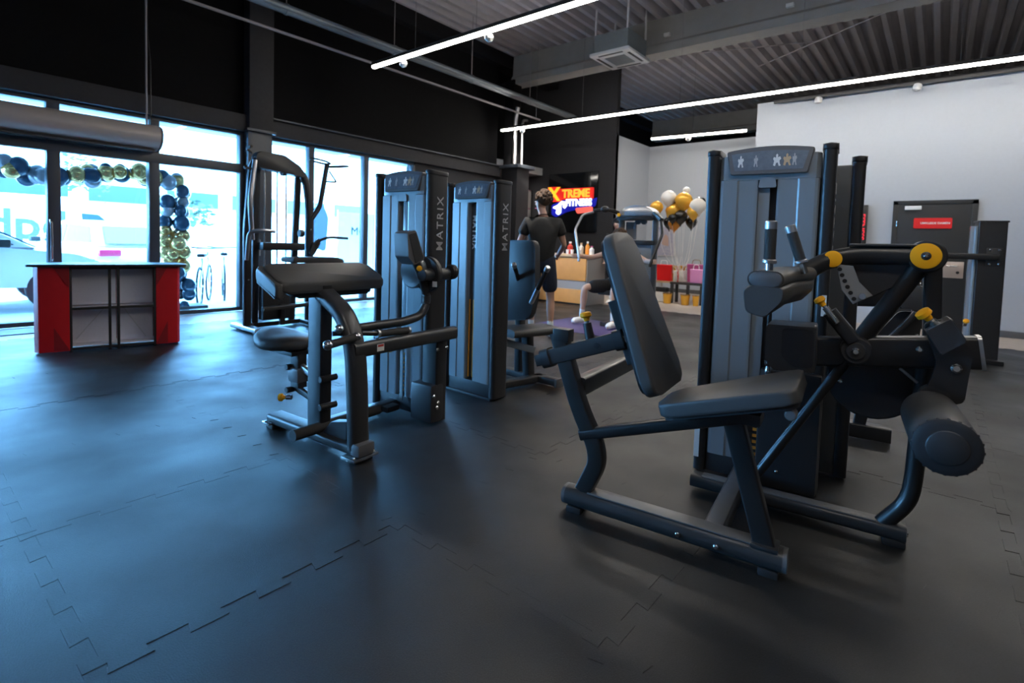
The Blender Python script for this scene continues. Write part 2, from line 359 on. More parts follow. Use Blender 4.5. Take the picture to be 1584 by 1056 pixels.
P('body', bx(nb(), -.03, .22, -.07, .03, -.05, .05, .02), 'whiteplastic', t); P('mount_arm', tube(nb(), [(.0, 0, 0), (-.06, .02, .05), (-.10, .10, .02)], .014, .04), 'whiteplastic', t)
P('cable', tube(nb(), [(-.03, 0, -.02), (-.16, .02, -.16), (-.28, .05, -.08), (-.26, .10, .12)], .008, .08), 'frame2', t)
# ---- pillar with its plate and the two risers above
pl_ = struct('column_reception', bx(nb(), 9.85, 10.32, 8.0, 8.5, 0, 3.02, .01), 'wall_dark')
P('capital_plate', bx(nb(), 9.75, 10.42, 7.9, 8.6, 3.02, 3.10, .01), 'alu_dark', pl_)
P('shaft', bx(nb(), 10.0, 10.3, 8.3, 8.58, 3.10, 5.2, .006), 'wall_darker', pl_)
solo('riser_pipe', tube(nb(), [(9.93, 8.16, 3.105), (9.93, 8.16, 4.20), (9.93, 8.10, 4.48)], .05, .1), 'alu', 'thick bright vertical pipe on top of the dark reception pillar', 'pipe', 'risers on the pillar')
solo('riser_pipe', tube(nb(), [(10.08, 8.06, 3.105), (10.08, 8.06, 4.20), (10.3, 8.10, 4.24)], .032, .1), 'alu', 'thinner bent vertical pipe beside the thick one on the reception pillar', 'pipe', 'risers on the pillar')
# ---- light strips
def strip(label, x, y0, y1, z, ang=0, spots={}):
    t = thing('light_strip', label, 'light', (x, y1, z), ang, 'linear light strips under the roof'); L = y1 - y0
    P('housing', bx(nb(), -.035, .035, -L, 0, .035, .085, .005), 'housing', t)
    P('diffuser', bx(nb(), -.028, .028, -L + .01, -.01, 0, .036, .008), 'strip', t)
    for k in (1.0, 2.2, 4.3, 6.3, 8.3, 10.3):
        if k < L: P('suspension_wire', tube(nb(), [(0, -k, .085), (0, -k, (5.80 if L > 3 else 5.90) - z)], .003, n=5), 'steel', t)
    for s in spots:
        sp = P('spotlight', lathe(nb(), [(0, .02), (.01, .055), (.05, .06), (.09, .03)], (.02, -s, -.01), (.3, 0, -1), 14), 'whiteplastic', t)
        aim = spots[s]; l = bpy.data.lights.new('spot_lamp', 'SPOT'); l.energy = aim[3]; l.spot_size = R(aim[4]); l.spot_blend = .6; l.shadow_soft_size = .06; l.color = (1, .93, .84)
        lo = bpy.data.objects.new('spot_lamp', l); COL.objects.link(lo); p0 = Vector((x, y1 - s, z - .12)); lo.location = p0; lo.rotation_euler = (Vector(aim[:3]) - p0).to_track_quat('-Z', 'Y').to_euler()
strip('long bright light strip at top left running towards the camera', 4.985, -2.6, 7.0, 3.85, 0, {.7: (9.0, 5.7, .6, 1100, 22), 2.4: (5.6, 4.0, .7, 480, 40)})  # both spots added to brighten the reception desk and the standing man
strip('longest bright light strip, passing in front of the tall grey right wall', 9.52, -2.4, 8.25, 3.85, R(1.5), {.6: (12.0, 9.4, 1.5, 300, 50)})
strip('short bright light strip over the recess behind the tall grey wall', 12.2, 3.5, 5.69, 3.85, R(5), {.9: (11.5, 4.4, 1.2, 260, 60)})
strip('added light strip over the camera, unseen above the upper edge of the view', .4, -3.6, 1.2, 3.85)  # added out of view so the machine fronts get neutral light
# tracks under the wall edge
t = thing('track_rail', 'dark track rail with small spot heads along the top of the grey right wall', 'track light', (10.8, 2.6, 3.97))
P('rail', bx(nb(), -.03, .03, -4.9, 0, 0, .05, .004), 'housing', t)
for s in (.75, 2.15, 4.75): P('spot_head', lathe(nb(), [(0, .03), (.02, .06), (.10, .06), (.12, .04)], (0, -s, .02), (0, .2, -1), 14), 'whiteplastic', t)
# ---- ceiling air conditioner
t = thing('air_conditioner', 'white ceiling cassette air conditioner hung in front of the concrete roof beam', 'air conditioner', (9.43, 5.13, 4.9))
P('casing', bx(nb(), -.40, .40, -.36, .36, .04, .40, .01), 'pipe', t)
pn = P('panel', bx(nb(), -.47, .47, -.42, .42, -.02, .04, .015), 'whiteplastic', t)
P('intake_grille', bx(nb(), -.24, .24, -.21, .21, -.03, -.015, .01), 'pipe', pn)
for a, b, c, d in ((-.30, .30, -.36, -.31), (-.30, .30, .31, .36), (-.41, -.36, -.26, .26), (.36, .41, -.26, .26)):
    P('air_slot', bx(nb(), a, b, c, d, -.026, -.012, .003), 'slot', pn)
for a, b in ((-.38, -.34), (.38, -.34), (-.38, .34), (.38, .34)): P('hanger', bx(nb(), a - .02, a + .02, b - .012, b + .012, .4, 1.0), 'whiteplastic', t)
# ---- door in the right wall with its red sign
dr = struct('door_1', bx(nb(), 10.955, 10.998, -.33, .61, .0, 2.04, .004), 'doorpaint')
for a, b, c, d in ((-.40, -.33, 0, 2.10), (.61, .68, 0, 2.10), (-.40, .68, 2.04, 2.11)):
    P('door_frame', bx(nb(), 10.95, 11.0, a, b, c, d, .004), 'doorpaint', dr)
P('door_closer', bx(nb(), 10.91, 10.955, .30, .52, 1.955, 2.02, .008), 'white', dr)
P('hinge', cyl(nb(), (10.945, .615, 1.68), (10.945, .615, 1.78), .012), 'steel', dr)
pb = P('lock_plate', bx(nb(), 10.948, 10.956, -.28, .06, .86, 1.12, .003), 'brass', dr)
P('door_handle', tube(nb(), [(10.95, -.20, 1.05), (10.90, -.20, 1.05), (10.90, -.06, 1.05)], .011, .02), 'steel', pb)
P('lock_cylinder', cyl(nb(), (10.93, -.21, .95), (10.95, -.21, .95), .022), 'frame', pb)
t = thing('door_sign', 'bright red sign with small white lettering on the dark door', 'sign', (10.945, .145, 1.735))
P('sign_board', prism(nb(), rpoly([(-.245, -.085), (.245, -.085), (.245, .085), (-.245, .085)], .02), fx, -.012, .006), 'signred', t)
text('lettering', 'UMKLEIDE DAMEN', .045, 'white', t, (-.013, -.03, .0), (0, -1, 0), (0, 0, 1), .001, bold=.001)
t = thing('wall_sign', 'narrow black hanging sign with glowing red vertical lettering beside the door', 'sign', (10.93, 1.11, 1.67))
P('sign_board', bx(nb(), -.03, .03, -.08, .08, -.38, .38, .006), 'blackplastic', t)
text('lettering', 'FITNESS', .13, 'ledred', t, (-.032, 0, 0), (0, 0, -1), (0, -1, 0), .002, bold=.002)
# ---- reception wall: dark panel with the neon sign
t = thing('sign_panel', 'large dark glossy panel on the reception wall behind the neon lettering', 'panel', (12.08, 7.84, 2.36))
P('panel', bx(nb(), -.03, .02, -.78, .78, -.80, .80, .01), 'tvglass', t)
t = thing('neon_sign', 'glowing orange, white and red gym name sign on the dark reception panel', 'sign', (12.03, 7.89, 2.38))
LF, UP = (0, -1, 0), (0, 0, 1)
P('red_backing', prism(nb(), rpoly([(.74, .02), (.74, .42), (.42, .42), (.36, .36), (-.73, .36), (-.73, .06), (.30, .06), (.22, 0)], .04), fx, -.005, .01), 'neon_red', t)
text('letter_x', 'X', .50, 'neon_amber', t, (-.012, .53, .20), LF, UP, .006, bold=.02, xs=1.0)
text('lettering', 'TREME', .30, 'neon_orange', t, (-.012, -.18, .21), LF, UP, .006, bold=.012, xs=.97)
P('blue_backing', prism(nb(), rpoly([(.60, -.08), (.60, -.34), (.45, -.42), (.10, -.28), (-.10, -.24), (-.80, -.14), (-.84, .10), (-.73, .055), (.2, .055)], .05), fx, -.002, .01), 'neon_blue', t)
text('lettering', 'FITNESS', .25, 'neon_white', t, (-.012, -.28, -.035), LF, UP, .006, bold=.012, xs=.93)
P('figure_logo', prism(nb(), rpoly([(a_ + .10, b_) for a_, b_ in ((.44, -.13), (.30, -.08), (.16, .03), (.03, .0), (.0, -.12), (.05, -.19), (.12, -.14), (.10, -.05), (.17, -.10), (.17, -.30), (.26, -.36), (.35, -.30), (.32, -.20), (.44, -.17))], .02), fx, -.02, -.006), 'neon_white', t)
P('red_pill', prism(nb(), rpoly([(-.18, -.18), (-.72, -.14), (-.74, -.27), (-.25, -.33)], .06), fx, -.02, -.006), 'neon_pink', t)

# ================================================================= TRAINING MACHINES
def tower(t, xf, yc, W_, D, H, mode='front', slit=-1, sh='shroud', zb=.02, back=None):
    """weight-stack tower facing -x: two rounded posts, a fluted shroud with a slot, a tilted placard"""
    cw = .058
    for s in (-1, 1):
        y = yc + s * (W_ / 2 - cw / 2)
        c = P('post', prism(nb(), rpoly([(xf - .012, y - cw / 2), (xf + D, y - cw / 2), (xf + D, y + cw / 2), (xf - .012, y + cw / 2)], .026), fz, zb, H - .03), 'column', t)
        P('post_cap', prism(nb(), rpoly([(xf - .016, y - cw / 2 - .004), (xf + D + .004, y - cw / 2 - .004), (xf + D + .004, y + cw / 2 + .004), (xf - .016, y + cw / 2 + .004)], .028), fz, H - .03, H, .008), 'column', c)
    a, b = yc - W_ / 2 + cw + .004, yc + W_ / 2 - cw - .004; sw = .042
    def half(y0, y1, z0, z1, name):       # fluted panel from the post towards the slot
        s = 1 if y1 > y0 else -1; L = abs(y1 - y0)
        fr_ = [(0, .035), (.003, .012), (.010, .003), (.022, .0), (.088, .0), (.096, .006), (.104, .006), (L - .012, .006), (L - .003, .008), (L, .014)]
        pts = [(xf + d, y0 + s * min(u, L)) for u, d in fr_] + [(xf + .07, y1), (xf + .07, y0)]
        return P(name, prism(nb(), pts, fz, z0, z1), sh, t, sharp=12)
    half(a, yc - sw, zb + .10, H - .16, 'shroud_panel'); half(b, yc + sw, zb + .10, H - .16, 'shroud_panel')
    P('shroud_header', prism(nb(), [(xf + .03, a), (xf + .006, a + .02), (xf + .0, a + .09), (xf + .008, yc), (xf + .0, b - .09), (xf + .006, b - .02), (xf + .03, b), (xf + .07, b), (xf + .07, a)], fz, H - .16, H - .035, .004, 1), sh, t, sharp=12)
    P('shroud_foot', bx(nb(), xf + .01, xf + D - .02, a, b, zb, zb + .10, .006), 'blackplastic', t)
    P('tower_core', bx(nb(), xf + .07, xf + D - .015, a, b, zb + .02, H - .05), 'slot', t)
    if back: P('back_panel', bx(nb(), xf + D - .015, xf + D - .005, a, b, zb + .02, H - .05, .004), back, t)
    # placard
    yl, yr = b - .03, a + .03
    zt = H - .012
    arc = [(yl + (yr - yl) * k / 8, zt + .018 * math.sin(math.pi * k / 8)) for k in range(9)]
    out = arc + [(yr + .025, H - .135), (yl - .025, H - .135)]
    tl = lambda p, q, t_: (xf - .020 + t_ + (q - (H - .135)) * .18, p, q)
    fr_ = P('placard_frame', prism(nb(), rpoly(out, .012, 3), tl, 0, .05, .004, 1), 'greyplastic', t)
    cy_, cz_ = (yl + yr) / 2, H - .068
    inn = [(cy_ + (p - cy_) * .88, cz_ + (q - cz_) * .70) for p, q in out]
    P('placard', prism(nb(), inn, tl, -.003, .01), 'placard', fr_)
    for k, (u, w_) in enumerate(((-.40, .028), (-.18, .02), (.12, .036), (.26, .036), (.36, .02))):
        yy = cy_ + u * (yr - yl) * .8; poly = [(yy + w_ * p, cz_ + q) for p, q in ((-.5, -.028), (-.25, -.030), (-.1, -.012), (.1, -.014), (.2, -.030), (.45, -.026), (.35, -.004), (.5, .006), (.42, .016), (.15, .012), (.16, .026), (.04, .032), (-.1, .026), (-.08, .014), (-.35, .018), (-.5, .006), (-.3, -.002), (-.35, -.016))]
        P('pictogram', prism(nb(), poly, tl, -.005, 0), ('sticker', 'letter', 'sticker', 'tan', 'letter')[k], fr_)
    zs0, zs1 = zb + .12, H - .17
    if mode == 'front':
        P('slot_panel', bx(nb(), xf + .022, xf + .06, yc - sw * (.25 if slit < 0 else 1), yc + sw * (1 if slit < 0 else .35), .42, zs1 - .03, .004), sh, t)
        P('slot_hood', prism(nb(), rpoly([(yc - sw, zs1 - .03), (yc + sw, zs1 - .03), (yc + sw * .8, zs1 + .02), (yc - sw * .8, zs1 + .02)], .012), fx, xf - .004, xf + .03), sh, t)
        for k in range(9):
            z = zb + .12 + k * .032
            w = P('weight_plate', bx(nb(), xf + .035, xf + .068, yc - sw * .9, yc + sw * .9, z, z + .029, .003), 'blackplastic', t)
            P('number_label', bx(nb(), xf + .032, xf + .036, yc - .010, yc + .010, z + .007, z + .022), 'orange2', w)
    else:
        P('slot_panel', bx(nb(), xf + .045, xf + .066, yc - sw, yc + sw, zs0, zs1, .003), 'shroud2', t)
        for s in (-1, 1): P('guide_rod', tube(nb(), [(xf + .03, yc + s * .022, zs0), (xf + .03, yc + s * .022, zs1 - .75)], .006, n=8), 'orange2', t)
        text('lettering', 'MATRIX', .062, 'white', t, (xf + .04, yc, 1.28), (0, 0, -1), (0, -1, 0), .002, bold=.002, spacing=1.25)
    y = yc - W_ / 2 - .0015
    text('lettering', 'MATRIX', .085, 'letter', t, (xf + D * .5, y, H * .79), (0, 0, 1), (-1, 0, 0), .0012, bold=.0004, spacing=1.25)
    return t
def foot(t, x, y, w=.09, l=.07, h=.03): return P('rubber_foot', bx(nb(), x - w / 2, x + w / 2, y - l / 2, y + l / 2, 0, h, .008), 'blackplastic', t)
def knob(t, p, d, m='orange', r=.022, stem=.05):
    p, d = Vector(p), Vector(d).normalized()
    k = P('pin_stem', lathe(nb(), [(0, r * .6), (stem, r * .6), (stem, r * .35), (stem + .012, r * .35)], p, d, 12), 'steel', t)
    P('knob', lathe(nb(), [(stem + .008, r * .45), (stem + .022, r * .55), (stem + .03, r), (stem + .045, r * .95), (stem + .05, r * .5)], p, d, 12), m, k); return k
def padslab(t, name, p0, p1, n, w0, w1, th, rad=.05, bev=.018, m='pad', nose=0, wax=(1, 0, 0)):
    """padded board from p0 (width w0) to p1 (width w1), front face normal n, thickness th"""
    p0, p1, n = Vector(p0), Vector(p1), Vector(n).normalized(); v = p1 - p0; L = v.length; v.normalize(); u = Vector(wax)
    poly = rpoly([(-w0 / 2, 0), (w0 / 2, 0), (w1 / 2, L), (-w1 / 2, L)], rad)
    f = lambda a, b, c: p0 + u * a + v * b - n * c
    pd = P(name, prism(nb(), poly, f, 0, th, bev, 4), m, t, sharp=60)
    P('pad_base', prism(nb(), [(a * .92, L / 2 + (b - L / 2) * .96) for a, b in poly], f, th - .004, th + .014), 'padback', t)
    return pd

# ---------------------------------------------------- seated leg curl (right foreground)
t = thing('leg_curl_machine', 'large black leg curl machine with reclined backrest and foam roller in the right foreground', 'gym machine', (2.05, .84, 0), R(6.9))
base = P('base_beam', rtube(nb(), [(0, .425, .065), (0, -.455, .065)], .10, .082, .038), 'frame2', t)
for y in (.432, -.462): P('end_cap', prism(nb(), rrect(.098, .080, .037), lambda a, b, c: (a, c, b + .065), y - .008, y + .008), 'greyplastic', t)
P('top_plate', bx(nb(), -.036, .036, -.345, .32, .103, .109, .002), 'topgrey', t); P('top_plate', bx(nb(), .50, .56, -.76, -.05, .083, .088, .002), 'topgrey', t); P('top_plate', bx(nb(), .06, .70, -.232, -.168, .090, .095, .002), 'topgrey', t)
foot(t, 0, .38); foot(t, 0, -.41)
bolt(t, (-.05, -.084, .06), (-1, 0, 0), .011); bolt(t, (-.05, -.229, .06), (-1, 0, 0), .011)
P('rear_post', rtube(nb(), [(0, .350, .10), (0, .288, .24), (0, .300, .32), (0, .385, .47), (0, .505, .80)], .075, .055, .008, .12, hint=(1, 0, 0)), 'frame', t)
P('weld_plate', bx(nb(), -.03, .03, .44, .52, .76, .82, .006, mtx=None), 'frame', t)
P('seat_rail', rtube(nb(), [(0, .37, .352), (0, -.30, .572)], .06, .05, .014), 'frame', t)
P('front_post', rtube(nb(), [(0, -.392, .10), (0, -.255, .57)], .075, .052, .008, hint=(1, 0, 0)), 'frame', t)
P('weld_collar', bx(nb(), -.045, .045, -.44, -.345, .100, .112, .004), 'frame2', t)
# backrest carriage: inclined sleeve and sliding bar
cr = P('carriage_sleeve', rtube(nb(), [(0, .560, .672), (0, .200, .805)], .062, .072, .006), 'frame2', t)
P('carriage_bar', rtube(nb(), [(0, .610, .652), (0, .075, .851)], .046, .052, .005), 'frame2', t)
for a, b in ((.575, .535), (.225, .185)):
    z = lambda y: .672 + (.560 - y) * .369
    P('sleeve_bushing', rtube(nb(), [(0, a, z(a)), (0, b, z(b))], .075, .088, .02), 'blackplastic', t)
kn = knob(t, (0, .345, .785), (0, .25, .97), 'orange', .026, .075)
P('pin_barrel', lathe(nb(), [(0, .022), (.08, .019)], (0, .345, .78), (0, .25, .97), 14), 'blackplastic', t)
P('slot_hole', cyl(nb(), (-.0335, .30, .768), (-.029, .30, .768), .014), 'slot', t)
P('slider_slot', prism(nb(), rpoly([(.185, .795), (.125, .817), (.135, .842), (.195, .820)], .012), fx, -.0255, -.02), 'steel', t)
bk0, bk1 = Vector((.035, -.012, .625)), Vector((.035, .232, 1.262)); nn = Vector((0, -.935, .355))
padslab(t, 'backrest', bk0, bk1, nn, .43, .27, .050, .075, .011)
P('backrest_bracket', rtube(nb(), [(0, .112, .72), (0, .212, .98)], .12, .03, .008, hint=(1, 0, 0)), 'frame', t)
# seat
st0, st1 = Vector((0, .005, .588)), Vector((0, -.475, .748)); sn = Vector((0, .316, .949))
padslab(t, 'seat', st0, st1, sn, .28, .40, .052, .05, .012)
P('seat_plate', bx(nb(), -.06, .06, -.36, -.12, .555, .600, .006), 'frame', t)
P('seat_roller_cap', cyl(nb(), (-.17, -.462, .652), (-.12, -.462, .652), .019, ch=.004), 'greyplastic', t)
# links to the tower
P('cross_tube', rtube(nb(), [(.02, .40, .56), (.80, .40, .56)], .06, .085, .012), 'frame', t)
P('cross_base', rtube(nb(), [(.03, -.20, .062), (.80, -.20, .062)], .085, .06, .012), 'frame2', t)
b2 = P('side_beam', rtube(nb(), [(.53, .0, .055), (.53, -.86, .055)], .085, .06, .02), 'frame2', t)
foot(t, .53, -.82, .09, .08, .03); bolt(t, (.53, -.86, .05), (0, -1, 0), .012)
P('side_leg', tube(nb(), [(.53, -.775, .065), (.53, -.865, .19), (.53, -.875, .32), (.53, -.885, .80)], .032, .09), 'frame', t)
P('upright', rtube(nb(), [(.55, -.905, .78), (.55, -.885, 1.20)], .06, .045, .008, hint=(1, 0, 0)), 'frame', t)
P('main_beam', rtube(nb(), [(.50, -.36, .755), (.50, -1.04, .838)], .075, .125, .015), 'frame', t)
P('beam_cap', rtube(nb(), [(.50, -1.036, .838), (.50, -1.048, .840)], .08, .13, .015), 'alu', t)
P('cable_cover', prism(nb(), rpoly([(-.325, .895), (-.505, .900), (-.510, .715), (-.36, .705), (-.325, .75)], .01), fx, .28, .46, .003, 1), 'frame2', t)
P('cover_seam', prism(nb(), rpoly([(-.385, .885), (-.500, .890), (-.503, .735), (-.43, .728), (-.385, .77)], .02), fx, .277, .281, .001, 1), 'frame', t)
hub = P('pivot_hub', cyl(nb(), (.40, -.645, .805), (.48, -.645, .805), .056, n=28, ch=.006), 'blackplastic', t)
P('pivot_ring', cyl(nb(), (.392, -.645, .805), (.405, -.645, .805), .036, n=24, ch=.004), 'frame2', hub); bolt(t, (.392, -.645, .805), (-1, 0, 0), .016)
P('brace_tube', tube(nb(), [(.50, -.255, .09), (.48, -.632, .775)], .021), 'frame', t)
P('stay_tube', tube(nb(), [(.50, -.64, .80), (.46, -.85, 1.185)], .036), 'frame', t)
P('cam_plate', prism(nb(), [(-.715 + .165 * math.cos(R(a)), .665 + .165 * math.sin(R(a))) for a in range(150, 391, 10)], fx, .57, .60, .004), 'blackplastic', t)
P('cam_rim', prism(nb(), [(-.715 + .172 * math.cos(R(a)), .665 + .172 * math.sin(R(a))) for a in range(150, 391, 10)], fx, .578, .592), 'frame2', t)
for y, z in ((-.60, .64), (-.645, .72)): bolt(t, (.57, y, z), (-1, 0, 0), .010)
P('link_rod', tube(nb(), [(.50, -.80, .74), (.50, -.86, .69)], .006), 'alu', t)
# thigh clamp: arm, discs, index plate, pad and grips
P('thigh_arm', rtube(nb(), [(.44, -.875, 1.200), (.44, -.62, 1.196), (.43, -.53, 1.172), (.34, -.43, 1.105)], .06, .075, .03, .07), 'frame', t)
P('arm_trim', rtube(nb(), [(.425, -.86, 1.240), (.425, -.60, 1.236)], .03, .012, .005), 'frame2', t)
d = P('pivot_disc', lathe(nb(), [(0, .040), (.004, .049), (.018, .049), (.022, .046)], (.395, -.848, 1.200), (1, 0, 0), 32), 'orange', t)
P('disc_boss', lathe(nb(), [(0, .010), (.004, .016), (.010, .016)], (.390, -.848, 1.200), (1, 0, 0), 16), 'frame2', d); bolt(t, (.392, -.848, 1.200), (-1, 0, 0), .008)
P('disc_collar', cyl(nb(), (.412, -.855, 1.198), (.52, -.855, 1.198), .062, n=28, ch=.006), 'blackplastic', t)
P('pivot_disc', lathe(nb(), [(0, .026), (.004, .034), (.016, .034)], (.392, -.545, 1.176), (1, 0, 0), 28), 'orange', t)
P('gusset_plate', prism(nb(), [(-.61, 1.17), (-.85, 1.18), (-.80, 1.10), (-.645, .995), (-.61, 1.07)], fx, .455, .475, .003, 1), 'blackplastic', t)
ip = P('index_plate', prism(nb(), [(-.560, 1.155), (-.618, 1.150), (-.640, 1.085), (-.690, 1.035), (-.625, .995), (-.582, 1.05)], fx, .405, .420, .002, 1), 'plategrey', t, label='grey steel index plate with a row of holes')
for k in range(6):
    a = k / 5; P('hole', cyl(nb(), (.4025, -.572 - .045 * a - .01 * a * a, 1.135 - .118 * a), (.406, -.572 - .045 * a - .01 * a * a, 1.135 - .118 * a), .0085, n=10), 'slot', ip)
P('index_pin', cyl(nb(), (.39, -.655, 1.030), (.43, -.655, 1.030), .012), 'steel', t)
lowsec = [(-.300, 1.068), (-.312, .992), (-.372, .976), (-.425, 1.038), (-.428, 1.082), (-.325, 1.088)]
bm = nb(); rings = []
for x, sc, dy, dz in ((-.222, .93, 0, 0), (-.215, 1, 0, 0), (-.02, 1, -.012, .005), (.08, .86, -.03, .012), (.22, .84, -.055, .012), (.32, .84, -.07, .012), (.335, .7, -.07, .012)):
    rings.append([bm.verts.new((x, -.365 + (y + .365) * sc + dy, 1.035 + (z - 1.035) * sc + dz)) for y, z in rpoly(lowsec, .016, 3)])
for a, b in zip(rings, rings[1:]):
    for i in range(len(a)): bm.faces.new((a[i], a[(i + 1) % len(a)], b[(i + 1) % len(a)], b[i]))
bm.faces.new(rings[0][::-1]); bm.faces.new(rings[-1])
P('thigh_pad', bm, 'pad', t, sharp=34)
P('grip_base', sweep(nb(), [(-.215, -.368, 1.106), (-.20, -.368, 1.106), (.10, -.39, 1.112), (.34, -.44, 1.112)], rrect(.112, .056, .027, 5), (0, 0, 1)), 'pad', t, sharp=60)
P('grip_base_cap', prism(nb(), rrect(.100, .046, .022, 5), lambda a, b, c: (c, a - .368, b + 1.106), -.222, -.214, .003, 2), 'greyplastic', t)
for p, q in (((-.15, -.370, 1.130), (-.15, -.369, 1.300)), ((.12, -.460, 1.130), (.12, -.404, 1.296))):
    p, q = Vector(p), Vector(q); dv = (q - p).normalized()
    h = P('handle', cyl(nb(), p + dv * .03, q - dv * .02, .019, n=18, ch=.003), 'grip', t)
    P('handle_collar', cyl(nb(), p + dv * .028, p + dv * .042, .023, n=18, ch=.003), 'alu', h)
    P('handle_stem', cyl(nb(), p - dv * .01, p + dv * .03, .013, n=14), 'steel', h)
    P('handle_cap', cyl(nb(), q - dv * .028, q + dv * .004, .0195, n=18, ch=.004), 'alu', h)
# start-position plungers
k1 = knob(t, (.38, -.575, .915), (0, .60, .80), 'orange', .022, .075)
P('plunger_tube', rtube(nb(), [(.42, -.635, .845), (.42, -.545, .955)], .055, .07, .01, hint=(1, 0, 0)), 'frame', t)
P('cable_rod', cyl(nb(), (.70, -.29, .90), (.70, -.297, .66), .011, n=12), 'frame', t)
P('rod_end', lathe(nb(), [(0, .008), (.01, .016), (.03, .016), (.05, .010), (.06, .018), (.08, .018)], (.70, -.297, .585), (0, 0, 1), 12), 'steel', t)
# roller lever
P('lever_plate', prism(nb(), rpoly([(-.850, .945), (-.912, .970), (-1.0, .850), (-.985, .660), (-.86, .640), (-.900, .80)], .02), fx, .36, .385, .004, 1), 'frame', t)
P('lever_box', prism(nb(), rpoly([(-.855, .925), (-.925, .978), (-.972, .900), (-.902, .840)], .006), fx, .30, .41, .005, 1), 'frame2', t)
knob(t, (.34, -.885, .945), (-.2, .58, .60), 'orange', .028, .022)
bolt(t, (.36, -.955, .79), (-1, 0, 0), .018); bolt(t, (.36, -.845, .845), (-1, 0, 0), .012); bolt(t, (.40, -.845, .84), (0, .5, .8), .012)
P('lever_axle', cyl(nb(), (.36, -.90, .665), (.40, -.90, .665), .05, n=20), 'blackplastic', t)
ry, rz = -.886, .610
rl = P('foam_roller', lathe(nb(), [(0, .082), (.012, .089), (.385, .089), (.40, .080)], (-.055, ry, rz), (1, 0, 0), 40), 'pad', t)
P('roller_cap', lathe(nb(), [(0, .072), (.008, .088), (.020, .0895), (.022, .08)], (-.070, ry, rz), (1, 0, 0), 40), 'blackplastic', rl)
P('cap_ring', lathe(nb(), [(0, .050), (.003, .054), (.006, .050)], (-.074, ry, rz), (1, 0, 0), 36), 'frame2', rl)
for k in range(20):
    a = 2 * math.pi * k / 20; P('cap_rib', bx(nb(), -.060, -.05, ry + .086 * math.cos(a) - .005, ry + .086 * math.cos(a) + .005, rz + .086 * math.sin(a) - .005, rz + .086 * math.sin(a) + .005, .002, 1), 'blackplastic', rl)
tower(t, .75, -.243, .58, .17, 1.715)
P('side_sticker', bx(nb(), .748 - .014, .752 - .012, .018, .044, .09, .25), 'sticker', t)
P('maker_label', bx(nb(), .735, .742, -.478, -.43, .085, .115), 'sticker', t); text('lettering', 'MATRIX', .014, 'inkblue', t, (.734, -.454, .1), (0, -1, 0), (0, 0, 1), .0005)
P('lower_cover', bx(nb(), .70, .76, -.53, -.26, .03, .62, .02), 'blackplastic', t)
for z in (.20, .25, .33): bolt(t, (.74, -.515, z), (-1, 0, 0), .012)
P('warning_label', bx(nb(), .7375, .7385, -.525, -.505, .9, 1.0), 'sticker', t)
bolt(t, (.70, -.36, .12), (-1, 0, 0), .009)

# ---------------------------------------------------- the machine back to back with it
t = thing('leg_extension_machine', 'dark machine mostly hidden behind the leg curl machine, standing back to back with it', 'gym machine', (3.17, .61, 0), R(6.9))
for y in (-.262, .262): 
    c = P('post', prism(nb(), rpoly([(.0, y - .03), (.17, y - .03), (.17, y + .03), (.0, y + .03)], .026), fz, .02, 1.67), 'column', t)
    P('post_cap', prism(nb(), rpoly([(-.005, y - .034), (.175, y - .034), (.175, y + .034), (-.005, y + .034)], .028), fz, 1.67, 1.70, .008), 'column', c)
P('tower_core', bx(nb(), .02, .15, -.235, .235, .02, 1.66, .01), 'shroud2', t)
P('base_beam', rtube(nb(), [(.16, -.05, .05), (.80, -.05, .05)], .08, .07, .02), 'frame2', t)
P('foot_beam', rtube(nb(), [(.84, .10, .06), (.84, -.53, .06)], .10, .09, .01), 'frame', t)
P('seat_post', rtube(nb(), [(.84, -.36, .1), (.80, -.41, .46)], .07, .06, .01, hint=(1, 0, 0)), 'frame', t)
P('beam', rtube(nb(), [(.72, -.04, .925), (.72, -.66, .955)], .07, .13, .02), 'frame', t)
padslab(t, 'side_pad', (.655, -.58, .88), (.655, -.58, 1.02), (-1, 0, 0), .16, .16, .07, .03, .015, wax=(0, 1, 0))
P('seat', rtube(nb(), [(1.02, .1, .62), (1.02, -.4, .60)], .36, .06, .028), 'pad', t)
P('arm_link', rtube(nb(), [(.70, -.42, .60), (.70, -.60, .86)], .03, .07, .01, hint=(1, 0, 0)), 'frame2', t)
knob(t, (.68, -.60, 1.02), (-.2, 0, 1), 'orange', .02, .02)
P('swing_plate', prism(nb(), rpoly([(-.34, .58), (-.62, .62), (-.64, .86), (-.52, .86)], .03), fx, .74, .76), 'blackplastic', t)
bolt(t, (.70, -.61, .72), (-1, 0, 0), .016); bolt(t, (.66, .08, .80), (-1, 0, 0), .018); bolt(t, (.66, -.02, .82), (-1, 0, 0), .018)

# ---------------------------------------------------- biceps curl (left of centre)
t = thing('biceps_curl_machine', 'black biceps curl machine with wide sloping arm pad and saddle seat, left of centre', 'gym machine', (1.62, 2.8, 0), R(4.6))
P('base_beam', rtube(nb(), [(0, .405, .062), (0, -.44, .062)], .11, .06, .02), 'frame2', t)
P('end_plate', bx(nb(), -.075, .075, .35, .43, .03, .045, .004), 'steel', t); P('end_plate', bx(nb(), -.085, .085, -.47, -.36, .018, .034, .004), 'steel', t)
P('end_cap', bx(nb(), -.058, .058, -.475, -.40, .034, .105, .02), 'greyplastic', t)
foot(t, 0, .38, .11); foot(t, 0, -.42, .12)
for x in (-.065, .065): bolt(t, (x, -.45, .034), (0, 0, 1), .011); bolt(t, (x, .40, .045), (0, 0, 1), .01)
P('seat_post', rtube(nb(), [(0, -.05, .09), (0, -.05, .93)], .075, .135, .014, hint=(0, 1, 0)), 'frame', t)
